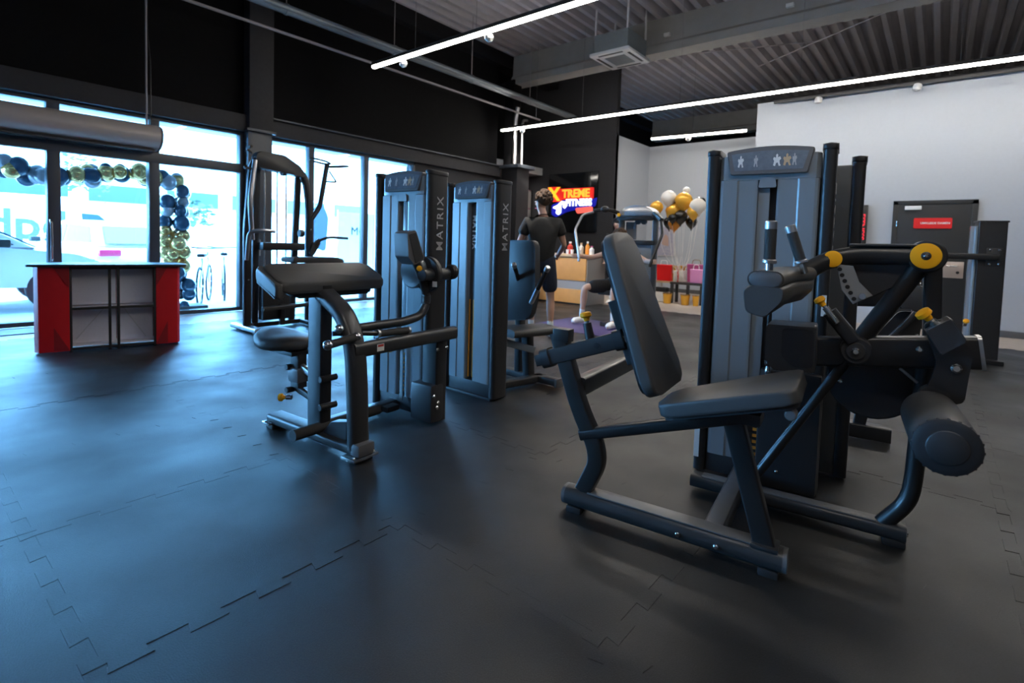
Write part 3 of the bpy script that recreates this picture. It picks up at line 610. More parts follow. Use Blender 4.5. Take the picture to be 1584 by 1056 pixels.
P('curved_post', rtube(nb(), [(0, -.40, .06), (0, -.385, .40), (0, -.362, .62), (0, -.28, .78), (0, -.08, .885)], .08, .115, .03, .22, hint=(1, 0, 0)), 'frame2', t)
P('gusset', prism(nb(), [(-.12, .09), (-.34, .09), (-.34, .20), (-.20, .17)], fx, -.03, .03, .004, 1), 'frame2', t)
# arm pad: saddle board sloping down and forward, with folded end flap
padp = P('arm_pad', prism(nb(), rpoly([(-.265, .12), (.45, .12), (.43, -.115), (-.285, -.115)], .045), lambda a, b, c: (a, b, .998 + b * .40 + c), -.058, 0, .02, 4), 'pad', t, sharp=60)
P('pad_flap', prism(nb(), rpoly([(-.30, .11), (-.24, .12), (-.25, -.105), (-.305, -.11)], .02), lambda a, b, c: (a, b, .968 + b * .40 + c), -.06, .02, .02, 3), 'pad', t, sharp=60)
P('pad_underside', prism(nb(), rpoly([(-.20, .10), (.36, .10), (.35, -.09), (-.20, -.09)], .04), lambda a, b, c: (a, b, .945 + b * .40 + c), -.045, 0, .015, 2), 'padback', t)
P('pad_bracket', bx(nb(), -.05, .05, -.10, .08, .86, .915, .01), 'frame', t)
# saddle seat
bm = nb(); n = 28; rr = []
for lv, (k, dz) in enumerate(((.80, -.055), (1.0, -.035), (1.02, -.005), (.90, .018), (.55, .022), (.12, .014))):
    ring = []
    for i in range(n):
        a = 2 * math.pi * i / n; ca, sa = math.cos(a), math.sin(a)
        xx = .165 * ca * (1 - .28 * max(0, -sa)); yy = .200 * sa
        ring.append(bm.verts.new((xx * k, .30 + yy * k, .592 + dz - .022 * (abs(xx) / .165) ** 2 * k - .02 * max(0, -sa) * k + .02 * max(0, sa) * k)))
    rr.append(ring)
for a, b in zip(rr, rr[1:]):
    for i in range(n): bm.faces.new((a[i], a[(i + 1) % n], b[(i + 1) % n], b[i]))
bm.faces.new(rr[0][::-1]); bm.faces.new(rr[-1])
P('seat', bm, 'pad', t, sharp=70)
P('seat_plate', bx(nb(), -.07, .07, .12, .36, .495, .52, .005), 'frame', t)
P('seat_stem', rtube(nb(), [(0, .16, .50), (0, .155, .30)], .06, .09, .01, hint=(0, 1, 0)), 'frame2', t)
P('parallel_link', rtube(nb(), [(0, .17, .44), (0, -.05, .37)], .03, .04, .01), 'alu', t); P('parallel_link', rtube(nb(), [(0, .18, .29), (0, -.05, .24)], .03, .04, .01), 'frame2', t)
P('stem_cover', bx(nb(), -.045, .045, .10, .205, .33, .42, .02), 'greyplastic', t)
for y, z in ((.20, .42), (.20, .28), (-.13, .40), (-.13, .24)): P('link_axle', cyl(nb(), (-.055, y, z), (.055, y, z), .019, n=14, ch=.003), 'frame', t)
knob(t, (-.03, .18, .235), (-.5, .85, -.05), 'orange', .024, .03)
P('foot_bar', tube(nb(), [(-.20, -.10, .115), (.40, -.10, .115)], .032), 'grip', t)
# lever arm and handle
P('cross_beam', rtube(nb(), [(-.03, -.37, .595), (.80, -.37, .595)], .075, .085, .025), 'frame2', t)
P('warning_label', bx(nb(), .115, .165, -.4095, -.408, .575, .615), 'sticker', t); P('warning_stripe', bx(nb(), .12, .16, -.4105, -.409, .60, .612), 'labelred', t)
P('lever_tube', tube(nb(), [(-.02, -.30, .700), (.42, -.30, .700), (.57, -.30, .725), (.62, -.30, .82), (.57, -.30, .96), (.48, -.30, 1.12)], .027, .10), 'frame2', t)
hd = P('handle', cyl(nb(), (.15, -.36, .665), (.40, -.36, .655), .021, n=16, ch=.003), 'grip', t); P('handle_collar', cyl(nb(), (.15, -.36, .665), (.165, -.36, .664), .025, n=16), 'alu', hd); P('handle_collar', cyl(nb(), (.40, -.36, .655), (.385, -.36, .656), .025, n=16), 'alu', hd)
P('handle_link', tube(nb(), [(-.10, -.30, .69), (.02, -.35, .685), (.16, -.36, .665)], .014, .05), 'frame', t)
P('handle', cyl(nb(), (-.20, -.40, .655), (-.02, -.40, .675), .021, n=16, ch=.003), 'grip', t)
for p in ((-.20, -.40, .655), (-.02, -.40, .675), (-.08, -.33, .715), (.0, -.33, .70)): P('handle_ball', ball(nb(), p, .026), 'steel', t)
# counterweight box, pulley disc
box = P('counterweight_box', prism(nb(), rpoly([(.375, 1.245), (.445, 1.262), (.525, 1.085), (.44, 1.05), (.385, 1.10)], .008), fy, -.36, -.245, .008, 2), 'greyplastic', t)
P('box_lid', prism(nb(), rpoly([(.385, 1.235), (.44, 1.25), (.512, 1.09), (.445, 1.062)], .006), fy, -.364, -.358, .002, 1), 'frame2', box)
P('pulley_disc', cyl(nb(), (.60, -.30, .985), (.64, -.30, .985), .115, n=36, ch=.008), 'blackplastic', t)
P('pulley_disc', cyl(nb(), (.56, -.21, 1.0), (.60, -.21, 1.0), .11, n=36, ch=.01), 'shroud', t)
P('pulley_axle', cyl(nb(), (.52, -.34, .985), (.76, -.34, .985), .04, n=18, ch=.004), 'frame2', t)
P('axle_cap', cyl(nb(), (.76, -.36, 1.0), (.80, -.36, 1.0), .05, n=18, ch=.01), 'blackplastic', t)
knob(t, (.50, -.34, 1.03), (-.6, -.6, 0), 'orange', .018, .01)
P('warning_label', bx(nb(), .598, .599, -.40, -.36, .91, .945), 'sticker', t)
# tower post block, links
P('post_block', rtube(nb(), [(.70, -.30, .02), (.70, -.30, .56)], .10, .13, .012, hint=(0, 1, 0)), 'frame', t)
P('cover_plate', bx(nb(), .60, .72, -.37, -.18, .02, .27, .02), 'blackplastic', t)
for p in ((.652, -.365, .50), (.74, -.365, .50), (.62, -.372, .20), (.65, -.372, .12), (.66, -.372, .15)): bolt(t, p, (0, -1, 0), .014)
P('cross_base', rtube(nb(), [(.03, .08, .05), (.85, .08, .05)], .08, .06, .014), 'frame2', t)
P('cable_anchor', bx(nb(), .55, .66, -.02, .14, .03, .07, .01), 'blackplastic', t)
knob(t, (.665, .03, .45), (-1, 0, .05), 'orange', .022, .02)
P('adjust_chain', bx(nb(), .655, .665, -.045, -.02, .10, .55), 'steel', t)
tower(t, .68, .01, .55, .16, 1.665, slit=1)

# ---------------------------------------------------- chest press behind it, seen from the back
t = thing('chest_press_machine', 'chest press machine seen from behind, white lettering down the slot of its tower', 'gym machine', (2.95, 2.84, 0), 0)
tower(t, 0, 0, .57, .15, 1.67, 'rear', zb=.015)
P('foot_rail', bx(nb(), -.02, .10, -.26, .28, .0, .02, .004), 'blackplastic', t)
P('back_panel', prism(nb(), rpoly([(.11, 1.23), (-.21, 1.23), (-.23, .80), (-.18, .56), (.12, .52)], .05), fx, .55, .62, .015), 'blackplastic', t)
for p, q in (((.60, -.02, .86), (.42, -.10, 1.02)), ((.55, -.20, .72), (.42, -.44, 1.01))):
    p, q = Vector(p), Vector(q); dv = (q - p).normalized()
    h = P('handle', cyl(nb(), p, q - dv * .02, .019, n=14), 'grip', t); P('handle_cap', cyl(nb(), q - dv * .03, q + dv * .02, .022, n=14, ch=.006), 'alu', h)
    P('handle_stem', cyl(nb(), p - dv * .02, p + dv * (.16 if q.y < -.2 else .03), .021, n=14), 'alu', h)
P('seat', rtube(nb(), [(.35, -.08, .465), (.80, -.22, .465)], .30, .065, .03), 'pad', t)
P('seat_stem', rtube(nb(), [(.62, -.14, .05), (.58, -.14, .44)], .07, .09, .01, hint=(1, 0, 0)), 'frame', t)
P('seat_link', rtube(nb(), [(.30, -.05, .40), (.60, -.20, .30)], .04, .06, .01), 'shroud', t)
P('base_beam', rtube(nb(), [(.10, -.10, .05), (.72, -.22, .05)], .08, .06, .014), 'frame2', t); P('base_beam', rtube(nb(), [(.66, -.42, .05), (.66, .15, .05)], .09, .06, .014), 'frame2', t)
P('end_cap', bx(nb(), .61, .71, -.44, -.41, .01, .085, .01), 'greyplastic', t)
P('upright', rtube(nb(), [(.66, .0, .05), (.62, -.02, 1.2)], .06, .08, .01, hint=(1, 0, 0)), 'frame', t)

# ---------------------------------------------------- tower at the far right
t = thing('cable_row_machine', 'slim dark machine tower at the far right edge in front of the grey wall', 'gym machine', (8.0, -.41, 0), R(10))
P('tower_body', prism(nb(), rpoly([(0, -.15), (.20, -.15), (.20, .10), (0, .10)], .012), fz, .02, 1.60, .006, 1), 'column', t)
P('shroud_panel', prism(nb(), rpoly([(.02, .10), (.26, .10), (.26, .13), (.10, .15), (.03, .13)], .015), fz, .05, 1.56, .006, 1), 'shroud', t)
P('top_cap', prism(nb(), rpoly([(-.01, -.16), (.21, -.16), (.21, .11), (-.01, .11)], .015), fz, 1.60, 1.62, .005, 1), 'column', t)
P('arm_bar', rtube(nb(), [(-.04, -.08, 1.21), (-.04, .62, 1.21)], .05, .07, .012), 'frame', t)
P('arm_bracket', bx(nb(), -.012, .0, -.12, .02, 1.11, 1.31, .004), 'frame2', t)
for y, z in ((-.14, 1.29), (-.06, 1.29), (-.14, 1.13), (-.06, 1.13)): bolt(t, (-.013, y + .05, z), (-1, 0, 0), .014)
P('base', bx(nb(), -.10, .35, -.18, .18, 0, .05, .01), 'frame', t)
P('seat_beam', rtube(nb(), [(.05, .10, .05), (.05, .85, .05)], .08, .06, .012), 'frame2', t); P('arm_post', rtube(nb(), [(.05, .62, .05), (.05, .62, 1.24)], .07, .06, .01, hint=(1, 0, 0)), 'frame', t)
P('arm_clamp', ball(nb(), (.05, .62, 1.29), .06), 'blackplastic', t)
knob(t, (-.04, .17, .42), (-.6, 0, .6), 'orange', .03, .04)

# ---------------------------------------------------- pull-up / dip station by the window
t = thing('chin_dip_machine', 'tall arched chin and dip machine with ring handles in front of the window', 'gym machine', (3.35, 6.65, 0), 0)
P('arch_frame', rtube(nb(), [(-.42, 0, .05), (-.42, 0, 1.30), (-.36, -.02, 2.10), (-.24, 0, 2.19), (.10, 0, 2.19), (.34, 0, 2.0), (.40, 0, 1.6), (.40, 0, .05)], .09, .08, .025, .14, hint=(0, 1, 0)), 'frame', t)
P('top_cover', prism(nb(), rpoly([(-.34, 2.19), (-.30, 2.25), (.02, 2.24), (.24, 2.12), (.30, 1.99), (-.34, 2.05)], .03), fy, -.07, .07, .015, 2), 'blackplastic', t)
P('side_arm', tube(nb(), [(-.40, -.10, 1.15), (-.46, -.16, 1.62), (-.38, -.12, 2.12)], .028, .12), 'alu', t)
P('back_post', rtube(nb(), [(-.25, .18, .05), (-.25, .12, 2.10)], .06, .08, .012, hint=(1, 0, 0)), 'frame2', t); P('back_post', rtube(nb(), [(.25, .18, .05), (.30, .12, 2.0)], .06, .08, .012, hint=(1, 0, 0)), 'frame2', t)
for x in (-.18, -.02, .10): P('guide_rod', cyl(nb(), (x, .05, .35), (x, .05, 2.06), .010, n=8), 'steel', t)
P('pulley', cyl(nb(), (.0, -.02, 2.03), (.04, -.02, 2.03), .05, n=16), 'blackplastic', t)
P('weight_stack', bx(nb(), -.22, .14, .0, .12, .12, .70, .01), 'blackplastic', t)
P('stack_head', bx(nb(), -.24, .32, -.04, .12, 1.02, 1.12, .012), 'frame', t)
P('handle', tube(nb(), [(-.40, -.06, 2.215), (-.52, -.2, 2.23), (-.56, -.42, 2.23)], .016, .05), 'grip', t); P('handle', tube(nb(), [(-.40, -.06, 2.02), (-.54, -.2, 2.0), (-.60, -.36, 2.0)], .016, .05), 'grip', t)
P('swing_arm', rtube(nb(), [(.42, -.02, 1.45), (.54, -.02, 1.62), (.64, -.03, 2.22)], .06, .06, .02, .08, hint=(0, 1, 0)), 'frame', t)
for c, ang in (((.52, -.05, 2.235), 8), ((.80, -.05, 2.20), -8)):
    bm = nb(); pts = [Vector((c[0] + .14 * math.cos(a), c[1] + .10 * math.sin(a), c[2] + .14 * math.cos(a) * math.tan(R(-ang)))) for a in [2 * math.pi * k / 18 for k in range(19)]]
    P('ring_handle', tube(bm, pts, .014, n=8), 'grip', t)
P('triangle_handle', tube(nb(), [(.66, -.05, 2.12), (.76, -.07, 1.98), (.60, -.07, 1.97)], .012, .02, n=8), 'grip', t)
P('dip_handle', tube(nb(), [(-.46, -.08, .90), (-.46, -.14, 1.24), (-.36, -.22, 1.27), (-.18, -.22, 1.26)], .024, .06), 'alu', t)
P('dip_handle', tube(nb(), [(.42, -.06, 1.02), (.48, -.10, 1.16), (.60, -.16, 1.21), (.88, -.18, 1.20)], .018, .06), 'grip', t)
P('dip_bracket', prism(nb(), rpoly([(.36, .98), (.42, .95), (.52, 1.12), (.50, 1.20), (.40, 1.10)], .03), fy, -.09, -.05), 'frame2', t)
P('knee_platform', prism(nb(), rpoly([(-.08, .88), (.62, .86), (.62, .92), (.50, .95), (-.08, .945)], .02), fy, -.50, -.18, .012, 2), 'pad', t); P('platform_arm', prism(nb(), rpoly([(.10, .86), (.48, .86), (.36, .76), (.12, .76)], .02), fy, -.38, -.30), 'frame2', t)
P('lever', rtube(nb(), [(.10, -.30, .78), (.10, .0, .75)], .06, .08, .01), 'frame', t); P('step', rtube(nb(), [(-.35, -.25, .30), (.35, -.25, .33)], .10, .05, .012), 'frame2', t)
P('hub', cyl(nb(), (.20, -.10, 1.25), (.26, -.10, 1.25), .05, n=18, ch=.006), 'blackplastic', t)
for x in (-.42, .40): P('foot_plate', rtube(nb(), [(x, -.34, .05), (x, .34, .05)], .12, .06, .02), 'alu' if x < 0 else 'frame2', t); foot(t, x, -.30, .11)
P('base_beam', rtube(nb(), [(-.42, .16, .05), (.40, .16, .05)], .08, .06, .014), 'frame2', t); P('foot_post', rtube(nb(), [(.02, -.02, .05), (.02, -.02, .32)], .06, .07, .01, hint=(0, 1, 0)), 'frame', t)
for x, z in ((-.42, 1.62), (-.42, 1.42), (.40, 1.30), (.40, .98), (-.42, .65)): bolt(t, (x, -.05, z), (0, -1, 0), .014)

# ---------------------------------------------------- lat machine the seated man uses
t = thing('pulldown_machine', 'dark pulldown machine with domed top whose handles the seated man holds', 'gym machine', (7.62, 3.75, 0), 0)
for y in (.24, -.33): P('post', rtube(nb(), [(0, y, 0), (0, y, 1.72)], .08, .07, .015, hint=(1, 0, 0)), 'shroud2', t)
P('dome_cap', prism(nb(), [(.24, 1.68)] + [(-.045 + .31 * math.cos(a), 1.70 + .15 * math.sin(a)) for a in [math.pi * k / 12 for k in range(13)]] + [(-.33, 1.68)], fx, -.12, .12, .02, 2), 'alu', t)
P('cap_rail', bx(nb(), -.10, .10, -.37, .28, 1.62, 1.69, .01), 'blackplastic', t); P('shroud_panel', bx(nb(), .0, .10, -.30, .21, .10, 1.30, .015), 'shroud', t)
P('shroud_bar', bx(nb(), -.05, .10, -.34, .25, 1.24, 1.31, .01), 'blackplastic', t); P('back_plate', bx(nb(), .06, .08, .02, .20, 1.32, 1.60), 'greyplastic', t)
for y in (-.14, -.04): P('pulley', cyl(nb(), (-.02, y, 1.60), (.02, y, 1.60), .045, n=14), 'blackplastic', t)
P('arm', rtube(nb(), [(-.02, .20, 1.70), (-.25, .34, 1.78), (-.30, .60, 1.76)], .06, .06, .015, .08), 'frame', t); P('arm', rtube(nb(), [(-.02, -.30, 1.66), (-.30, -.44, 1.72), (-.40, -.60, 1.60)], .06, .06, .015, .08), 'frame', t)
P('arm_joint', ball(nb(), (-.28, .40, 1.78), .07, (1, 1, .8)), 'blackplastic', t); knob(t, (-.10, .22, 1.70), (-1, 0, 0), 'orange', .03, .02)
P('handle_bar', tube(nb(), [(-.32, .58, 1.74), (-.42, .72, 1.70), (-.60, .74, 1.45), (-.74, .56, 1.03), (-.76, .55, .96)], .020, .06), 'alu', t); P('handle_bar', tube(nb(), [(-.38, -.58, 1.60), (-.58, -.70, 1.40), (-.74, -.62, 1.0), (-.76, -.61, .93)], .020, .06), 'frame', t)
P('seat', rtube(nb(), [(-.62, .10, .50), (-.20, .10, .50)], .36, .07, .03), 'pad', t); P('seat_post', rtube(nb(), [(-.40, .10, .04), (-.40, .10, .47)], .08, .08, .012, hint=(1, 0, 0)), 'frame', t)
P('base_beam', rtube(nb(), [(-.75, .10, .04), (.05, .10, .04)], .09, .06, .012), 'frame2', t); P('back_pad', rtube(nb(), [(-.17, .10, .60), (-.10, .10, 1.15)], .26, .06, .028, hint=(1, 0, 0)), 'pad', t)

# ================================================================= PROMOTION COUNTER
t = thing('promo_counter', 'red folding promotion counter with black top and grey shelves, near the entrance', 'counter', (1.53, 6.47, 0), R(-12))
P('table_top', prism(nb(), rpoly([(-.66, -.05), (.64, -.05), (.60, .34), (.25, .46), (-.25, .46), (-.62, .34)], .06), fz, .845, .868, .004, 1), 'blackplastic', t)
for s in (-1, 1):
    xs = [(-.345, 0), (-.46, -.008), (-.57, .006), (-.605, .06), (-.60, .14), (-.56, .24)] if s < 0 else [(.36, 0), (.46, -.006), (.55, .004), (.575, .05), (.575, .14), (.53, .24)]
    poly = xs + [(x * .985, y + .012) for x, y in xs[::-1]]
    pn = P('red_panel', prism(nb(), poly, fz, .02, .842), 'red', t)
    x0, x1 = (xs[0][0], xs[1][0])
    for tri in ([(x0, .84), (x0, .64), (x1, .84)], [(x0, .03), (x1, .03), (x1, .26)]):
        P('print_facet', prism(nb(), tri, lambda a, b, c: (a, c, b), -.0105, -.0095), 'darkred', pn)
fronts = [(-.56, .24), (-.3, .36), (0, .40), (.3, .36), (.53, .24)]
P('front_panel', prism(nb(), fronts + [(x, y - .012) for x, y in fronts[::-1]], fz, .02, .842), 'red', t)
for x in (-.335, -.03, .04, .35): P('frame_post', bx(nb(), x - .012, x + .012, .005, .03, .0, .842, .003), 'blackplastic', t)
for z in (.035, .43, .83): P('frame_rail', bx(nb(), -.34, .355, .006, .028, z - .012, z + .012, .003), 'blackplastic', t)
P('shelf', bx(nb(), -.34, .355, .03, .30, .425, .437), 'cloth_grey', t); P('shelf', bx(nb(), -.34, .355, .03, .30, .05, .062), 'cloth_grey', t)
for a, b in ((-.33, -.02), (-.015, .025), (.03, .345)):
    for z0, z1 in ((.06, .42), (.445, .82)): P('back_cloth', bx(nb(), a, b, .20, .206, z0, z1), 'cloth_grey', t)
P('brace', tube(nb(), [(-.30, .18, .10), (-.08, .18, .40)], .004, n=6), 'whiteplastic', t); P('brace', tube(nb(), [(.09, .18, .40), (.28, .18, .08)], .004, n=6), 'whiteplastic', t)

# ================================================================= PEOPLE
def skin_mesh(V, E, root, sub=2):
    names = list(V); me = bpy.data.meshes.new('tmp'); me.from_pydata([V[n][0] for n in names], [(names.index(a), names.index(b)) for a, b in E], [])
    o = bpy.data.objects.new('tmp', me); COL.objects.link(o)
    o.modifiers.new('skin', 'SKIN').use_smooth_shade = True
    ss = o.modifiers.new('sub', 'SUBSURF'); ss.levels = sub; ss.render_levels = sub
    for i, n in enumerate(names):
        r = V[n][1]; d = me.skin_vertices[0].data[i]; d.radius = (r, r) if not isinstance(r, tuple) else r; d.use_root = (n == root)
    dg = bpy.context.evaluated_depsgraph_get(); dg.update()
    out = bpy.data.meshes.new_from_object(o.evaluated_get(dg)); bpy.data.objects.remove(o); bpy.data.meshes.remove(me)
    for p in out.polygons: p.use_smooth = True
    return out
def skinpart(name, V, E, root, m, parent, sub=2):
    me = skin_mesh(V, E, root, sub); me.name = name; me.materials.clear(); me.materials.append(M[m])
    o = bpy.data.objects.new(name, me); COL.objects.link(o); o.parent = parent; return o
def lerp(a, b, k): return tuple(a[i] * (1 - k) + b[i] * k for i in range(3))
def person(label, loc, rz, J, skin='skin', shirt='tshirt', shorts='navy', hair='hair', sock='sock', shoe='sock', sleeve=.62, hairsc=1.0):
    """J: joint positions in the person's frame (forward +y, own right +x)"""
    t = thing('person', label, 'person', loc, rz)
    V = {}; E = []
    def v(n, p, r, to=None):
        V[n] = (tuple(p), r)
        if to: E.append((to, n))
    pv, ch, nk, hd = J['pelvis'], J['chest'], J['neck'], J['head']
    fwd = Vector(J.get('look', (0, 1, 0))).normalized(); rgt = fwd.cross(Vector((0, 0, 1))).normalized(); hv = Vector(hd)
    v('pelvis', pv, (.135, .105)); v('spine', lerp(pv, ch, .45), (.125, .10), 'pelvis'); v('chest', ch, (.155, .115), 'spine'); v('neck0', lerp(ch, nk, .7), (.08, .075), 'chest')
    v('neck', nk, .054, 'neck0'); v('jaw', hv + fwd * .03 + Vector((0, 0, -.075)), (.058, .062), 'neck'); v('head', hv, (.078, .092), 'jaw'); v('crown', hv + Vector((0, 0, .075)) - fwd * .01, (.066, .075), 'head')
    v('nose', hv + fwd * .118 + Vector((0, 0, -.02)), .013, 'head'); v('ear_r', hv + rgt * .088, .017, 'head'); v('ear_l', hv - rgt * .088, .017, 'head')
    for s, k in ((1, 'r'), (-1, 'l')):
        sh, el, wr = J['sh_' + k], J['el_' + k], J['wr_' + k]
        v('sh' + k, sh, .06, 'chest'); v('ua' + k, lerp(sh, el, .5), .048, 'sh' + k); v('el' + k, el, .038, 'ua' + k); v('fa' + k, lerp(el, wr, .4), .040, 'el' + k); v('wr' + k, wr, .025, 'fa' + k)
        d = (Vector(wr) - Vector(el)).normalized(); side = Vector(J.get('thumb_' + k, (-s * .9, .3, .2))).normalized(); side = (side - d * side.dot(d)).normalized(); nrm = d.cross(side)
        pm = Vector(wr) + d * .055; v('pm' + k, pm, (.032, .020), 'wr' + k)
        for i, (o_, L_) in enumerate(((.026, .075), (.009, .085), (-.009, .078), (-.026, .060))):
            p1 = pm + d * .035 + side * o_; p2 = p1 + d * L_ * .45 + nrm * .018 * s; p3 = p2 + d * L_ * .2 + nrm * .035 * s
            v('f%s%d1' % (k, i), p1, .0095, 'pm' + k); v('f%s%d2' % (k, i), p2, .0085, 'f%s%d1' % (k, i)); v('f%s%d3' % (k, i), p3, .0075, 'f%s%d2' % (k, i))
        q1 = Vector(wr) + d * .03 + side * .034; q2 = q1 + d * .035 + side * .02 + nrm * .012 * s; v('th%s1' % k, q1, .011, 'wr' + k); v('th%s2' % k, q2, .009, 'th%s1' % k)
        hp, kn, an, to = J['hip_' + k], J['kn_' + k], J['an_' + k], J['toe_' + k]
        v('hip' + k, hp, .088, 'pelvis'); v('thg' + k, lerp(hp, kn, .5), .076, 'hip' + k); v('kn' + k, kn, .055, 'thg' + k)
        cf = Vector(lerp(kn, an, .35)) - Vector((0, .015, 0)); v('cf' + k, cf, .058, 'kn' + k); v('sn' + k, lerp(kn, an, .72), .040, 'cf' + k); v('an' + k, an, .036, 'sn' + k)
        v('bl' + k, lerp(an, to, .6), .034, 'an' + k); v('toe' + k, to, .024, 'bl' + k)
    skinpart('body', V, E, 'pelvis', skin, t)
    # clothes follow the same joints, a little wider
    C = {n: V[n] for n in ('pelvis', 'spine', 'chest', 'neck0')}
    C = {'pelvis': (lerp(pv, ch, -.28), (.182, .150)), 'spine': (V['spine'][0], (.178, .142)), 'chest': (ch, (.200, .150)), 'neck0': (lerp(ch, nk, .62), (.125, .11)), 'collar': (lerp(ch, nk, .92), (.088, .085))}
    EE = [('pelvis', 'spine'), ('spine', 'chest'), ('chest', 'neck0'), ('neck0', 'collar')]
    for k in 'rl':
        C['s' + k] = (J['sh_' + k], .092); C['u' + k] = (lerp(J['sh_' + k], J['el_' + k], sleeve * .5), .082); C['e' + k] = (lerp(J['sh_' + k], J['el_' + k], sleeve), .082)
        EE += [('chest', 's' + k), ('s' + k, 'u' + k), ('u' + k, 'e' + k)]
    skinpart('shirt', C, EE, 'chest', shirt, t)
    C = {'waist': (lerp(pv, ch, .30), (.155, .125)), 'pelvis': (pv, (.170, .140))}; EE = [('waist', 'pelvis')]
    for k in 'rl':
        C['h' + k] = (J['hip_' + k], .120); C['m' + k] = (lerp(J['hip_' + k], J['kn_' + k], .5), .112); C['k' + k] = (lerp(J['hip_' + k], J['kn_' + k], .90), .110)
        EE += [('pelvis', 'h' + k), ('h' + k, 'm' + k), ('m' + k, 'k' + k)]
    skinpart('shorts', C, EE, 'pelvis', shorts, t)
    for k in 'rl':
        kn, an, to = J['kn_' + k], J['an_' + k], J['toe_' + k]
        skinpart('sock', {'a': (lerp(kn, an, .62), .048), 'b': (lerp(kn, an, .8), .044), 'c': (an, .043)}, [('a', 'b'), ('b', 'c')], 'a', sock, t, 1)
        heel = Vector(an) - (Vector(to) - Vector(an)) * .25; heel.z = .05
        skinpart('shoe', {'h': (tuple(heel), (.045, .048)), 'm': (lerp(an, (to[0], to[1], .06), .4), (.050, .056)), 'b': (lerp(an, (to[0], to[1], .045), .8), (.052, .045)), 't': ((to[0], to[1], .042), (.042, .034))}, [('h', 'm'), ('m', 'b'), ('b', 't')], 'm', shoe, t)
    # hair: cap of many small curls
    bm = nb(); hc = hv + Vector((0, 0, .045)) - fwd * .015; rnd = random.Random(int(hd[2] * 1000))
    ball(bm, hc, .098 * hairsc, (.95, 1.06, .92))
    for k in range(110):
        a, e = rnd.uniform(0, 2 * math.pi), rnd.uniform(-.25, 1.5)
        dv = Vector((math.cos(a) * math.cos(e), math.sin(a) * math.cos(e), math.sin(e)))
        if dv.dot(fwd) > .55 and e < .7: continue
        ball(bm, hc + Vector((dv.x * .095, dv.y * .10, dv.z * .094)) * hairsc, rnd.uniform(.016, .026), u=7, v=5)
    P('hair', bm, hair, t, sharp=180)
    for s in (1, -1): P('eye', ball(nb(), hv + fwd * .094 + rgt * .032 * s + Vector((0, 0, .012)), .011, u=8, v=6), 'boxwhite', t)
    P('mouth', ball(nb(), hv + fwd * .098 - Vector((0, 0, .068)), .022, (1, .4, .3), 10, 6), 'boxpink', t)
    return t
J = dict(pelvis=(0, 0, 1.00), chest=(0, .01, 1.38), neck=(0, .03, 1.60), head=(-.005, .06, 1.745), look=(-.75, .66, -.1),
         sh_r=(.20, 0, 1.47), el_r=(.285, .01, 1.20), wr_r=(.24, .22, 1.06), sh_l=(-.20, .01, 1.47), el_l=(-.30, .03, 1.20), wr_l=(-.20, .28, 1.17),
         hip_r=(.09, 0, .94), kn_r=(.13, .02, .52), an_r=(.13, -.08, .09), toe_r=(.17, .09, .03), hip_l=(-.09, .01, .94), kn_l=(-.11, .10, .52), an_l=(-.10, .12, .09), toe_l=(-.14, .28, .03))
person('man standing with his back turned, curly brown hair, dark t-shirt and navy shorts', (5.46, 3.98, 0), R(35 + 8 - 90), J, hairsc=1.12)
J = dict(pelvis=(0, 0, .63), chest=(0, .02, 1.00), neck=(0, .03, 1.20), head=(0, .06, 1.33), look=(.15, 1, 0),
         sh_r=(.19, 0, 1.10), el_r=(.44, .10, 1.02), wr_r=(.54, .26, 1.03), sh_l=(-.19, 0, 1.10), el_l=(-.46, .08, 1.00), wr_l=(-.60, .25, 1.00), thumb_r=(0, .2, 1), thumb_l=(0, .2, 1),
         hip_r=(.10, .04, .60), kn_r=(.34, .46, .58), an_r=(.42, .38, .10), toe_r=(.48, .55, .035), hip_l=(-.10, .04, .60), kn_l=(-.16, .48, .58), an_l=(-.15, .44, .10), toe_l=(-.16, .62, .035))
person('man in black sitting on the pulldown machine with both arms out to the handles', (7.22, 3.78, 0), R(90), J, skin='skin2', shirt='blackcloth', shorts='blackcloth', sleeve=.45)
J = dict(pelvis=(0, 0, .95), chest=(0, .01, 1.32), neck=(0, .02, 1.52), head=(0, .05, 1.66), look=(.2, 1, 0),
         sh_r=(.19, 0, 1.41), el_r=(.25, -.02, 1.14), wr_r=(.22, .12, .95), sh_l=(-.19, 0, 1.41), el_l=(-.25, -.02, 1.14), wr_l=(-.22, .12, .95),
         hip_r=(.09, 0, .90), kn_r=(.10, .03, .50), an_r=(.10, -.02, .09), toe_r=(.13, .16, .03), hip_l=(-.09, 0, .90), kn_l=(-.10, .03, .50), an_l=(-.10, -.02, .09), toe_l=(-.13, .16, .03))
person('distant person with dark hair whose head shows above the leg curl backrest', (9.75, 5.19, -.012), R(110), J, skin='skin2', shirt='blackcloth', shorts='blackcloth', hair='blackcloth')

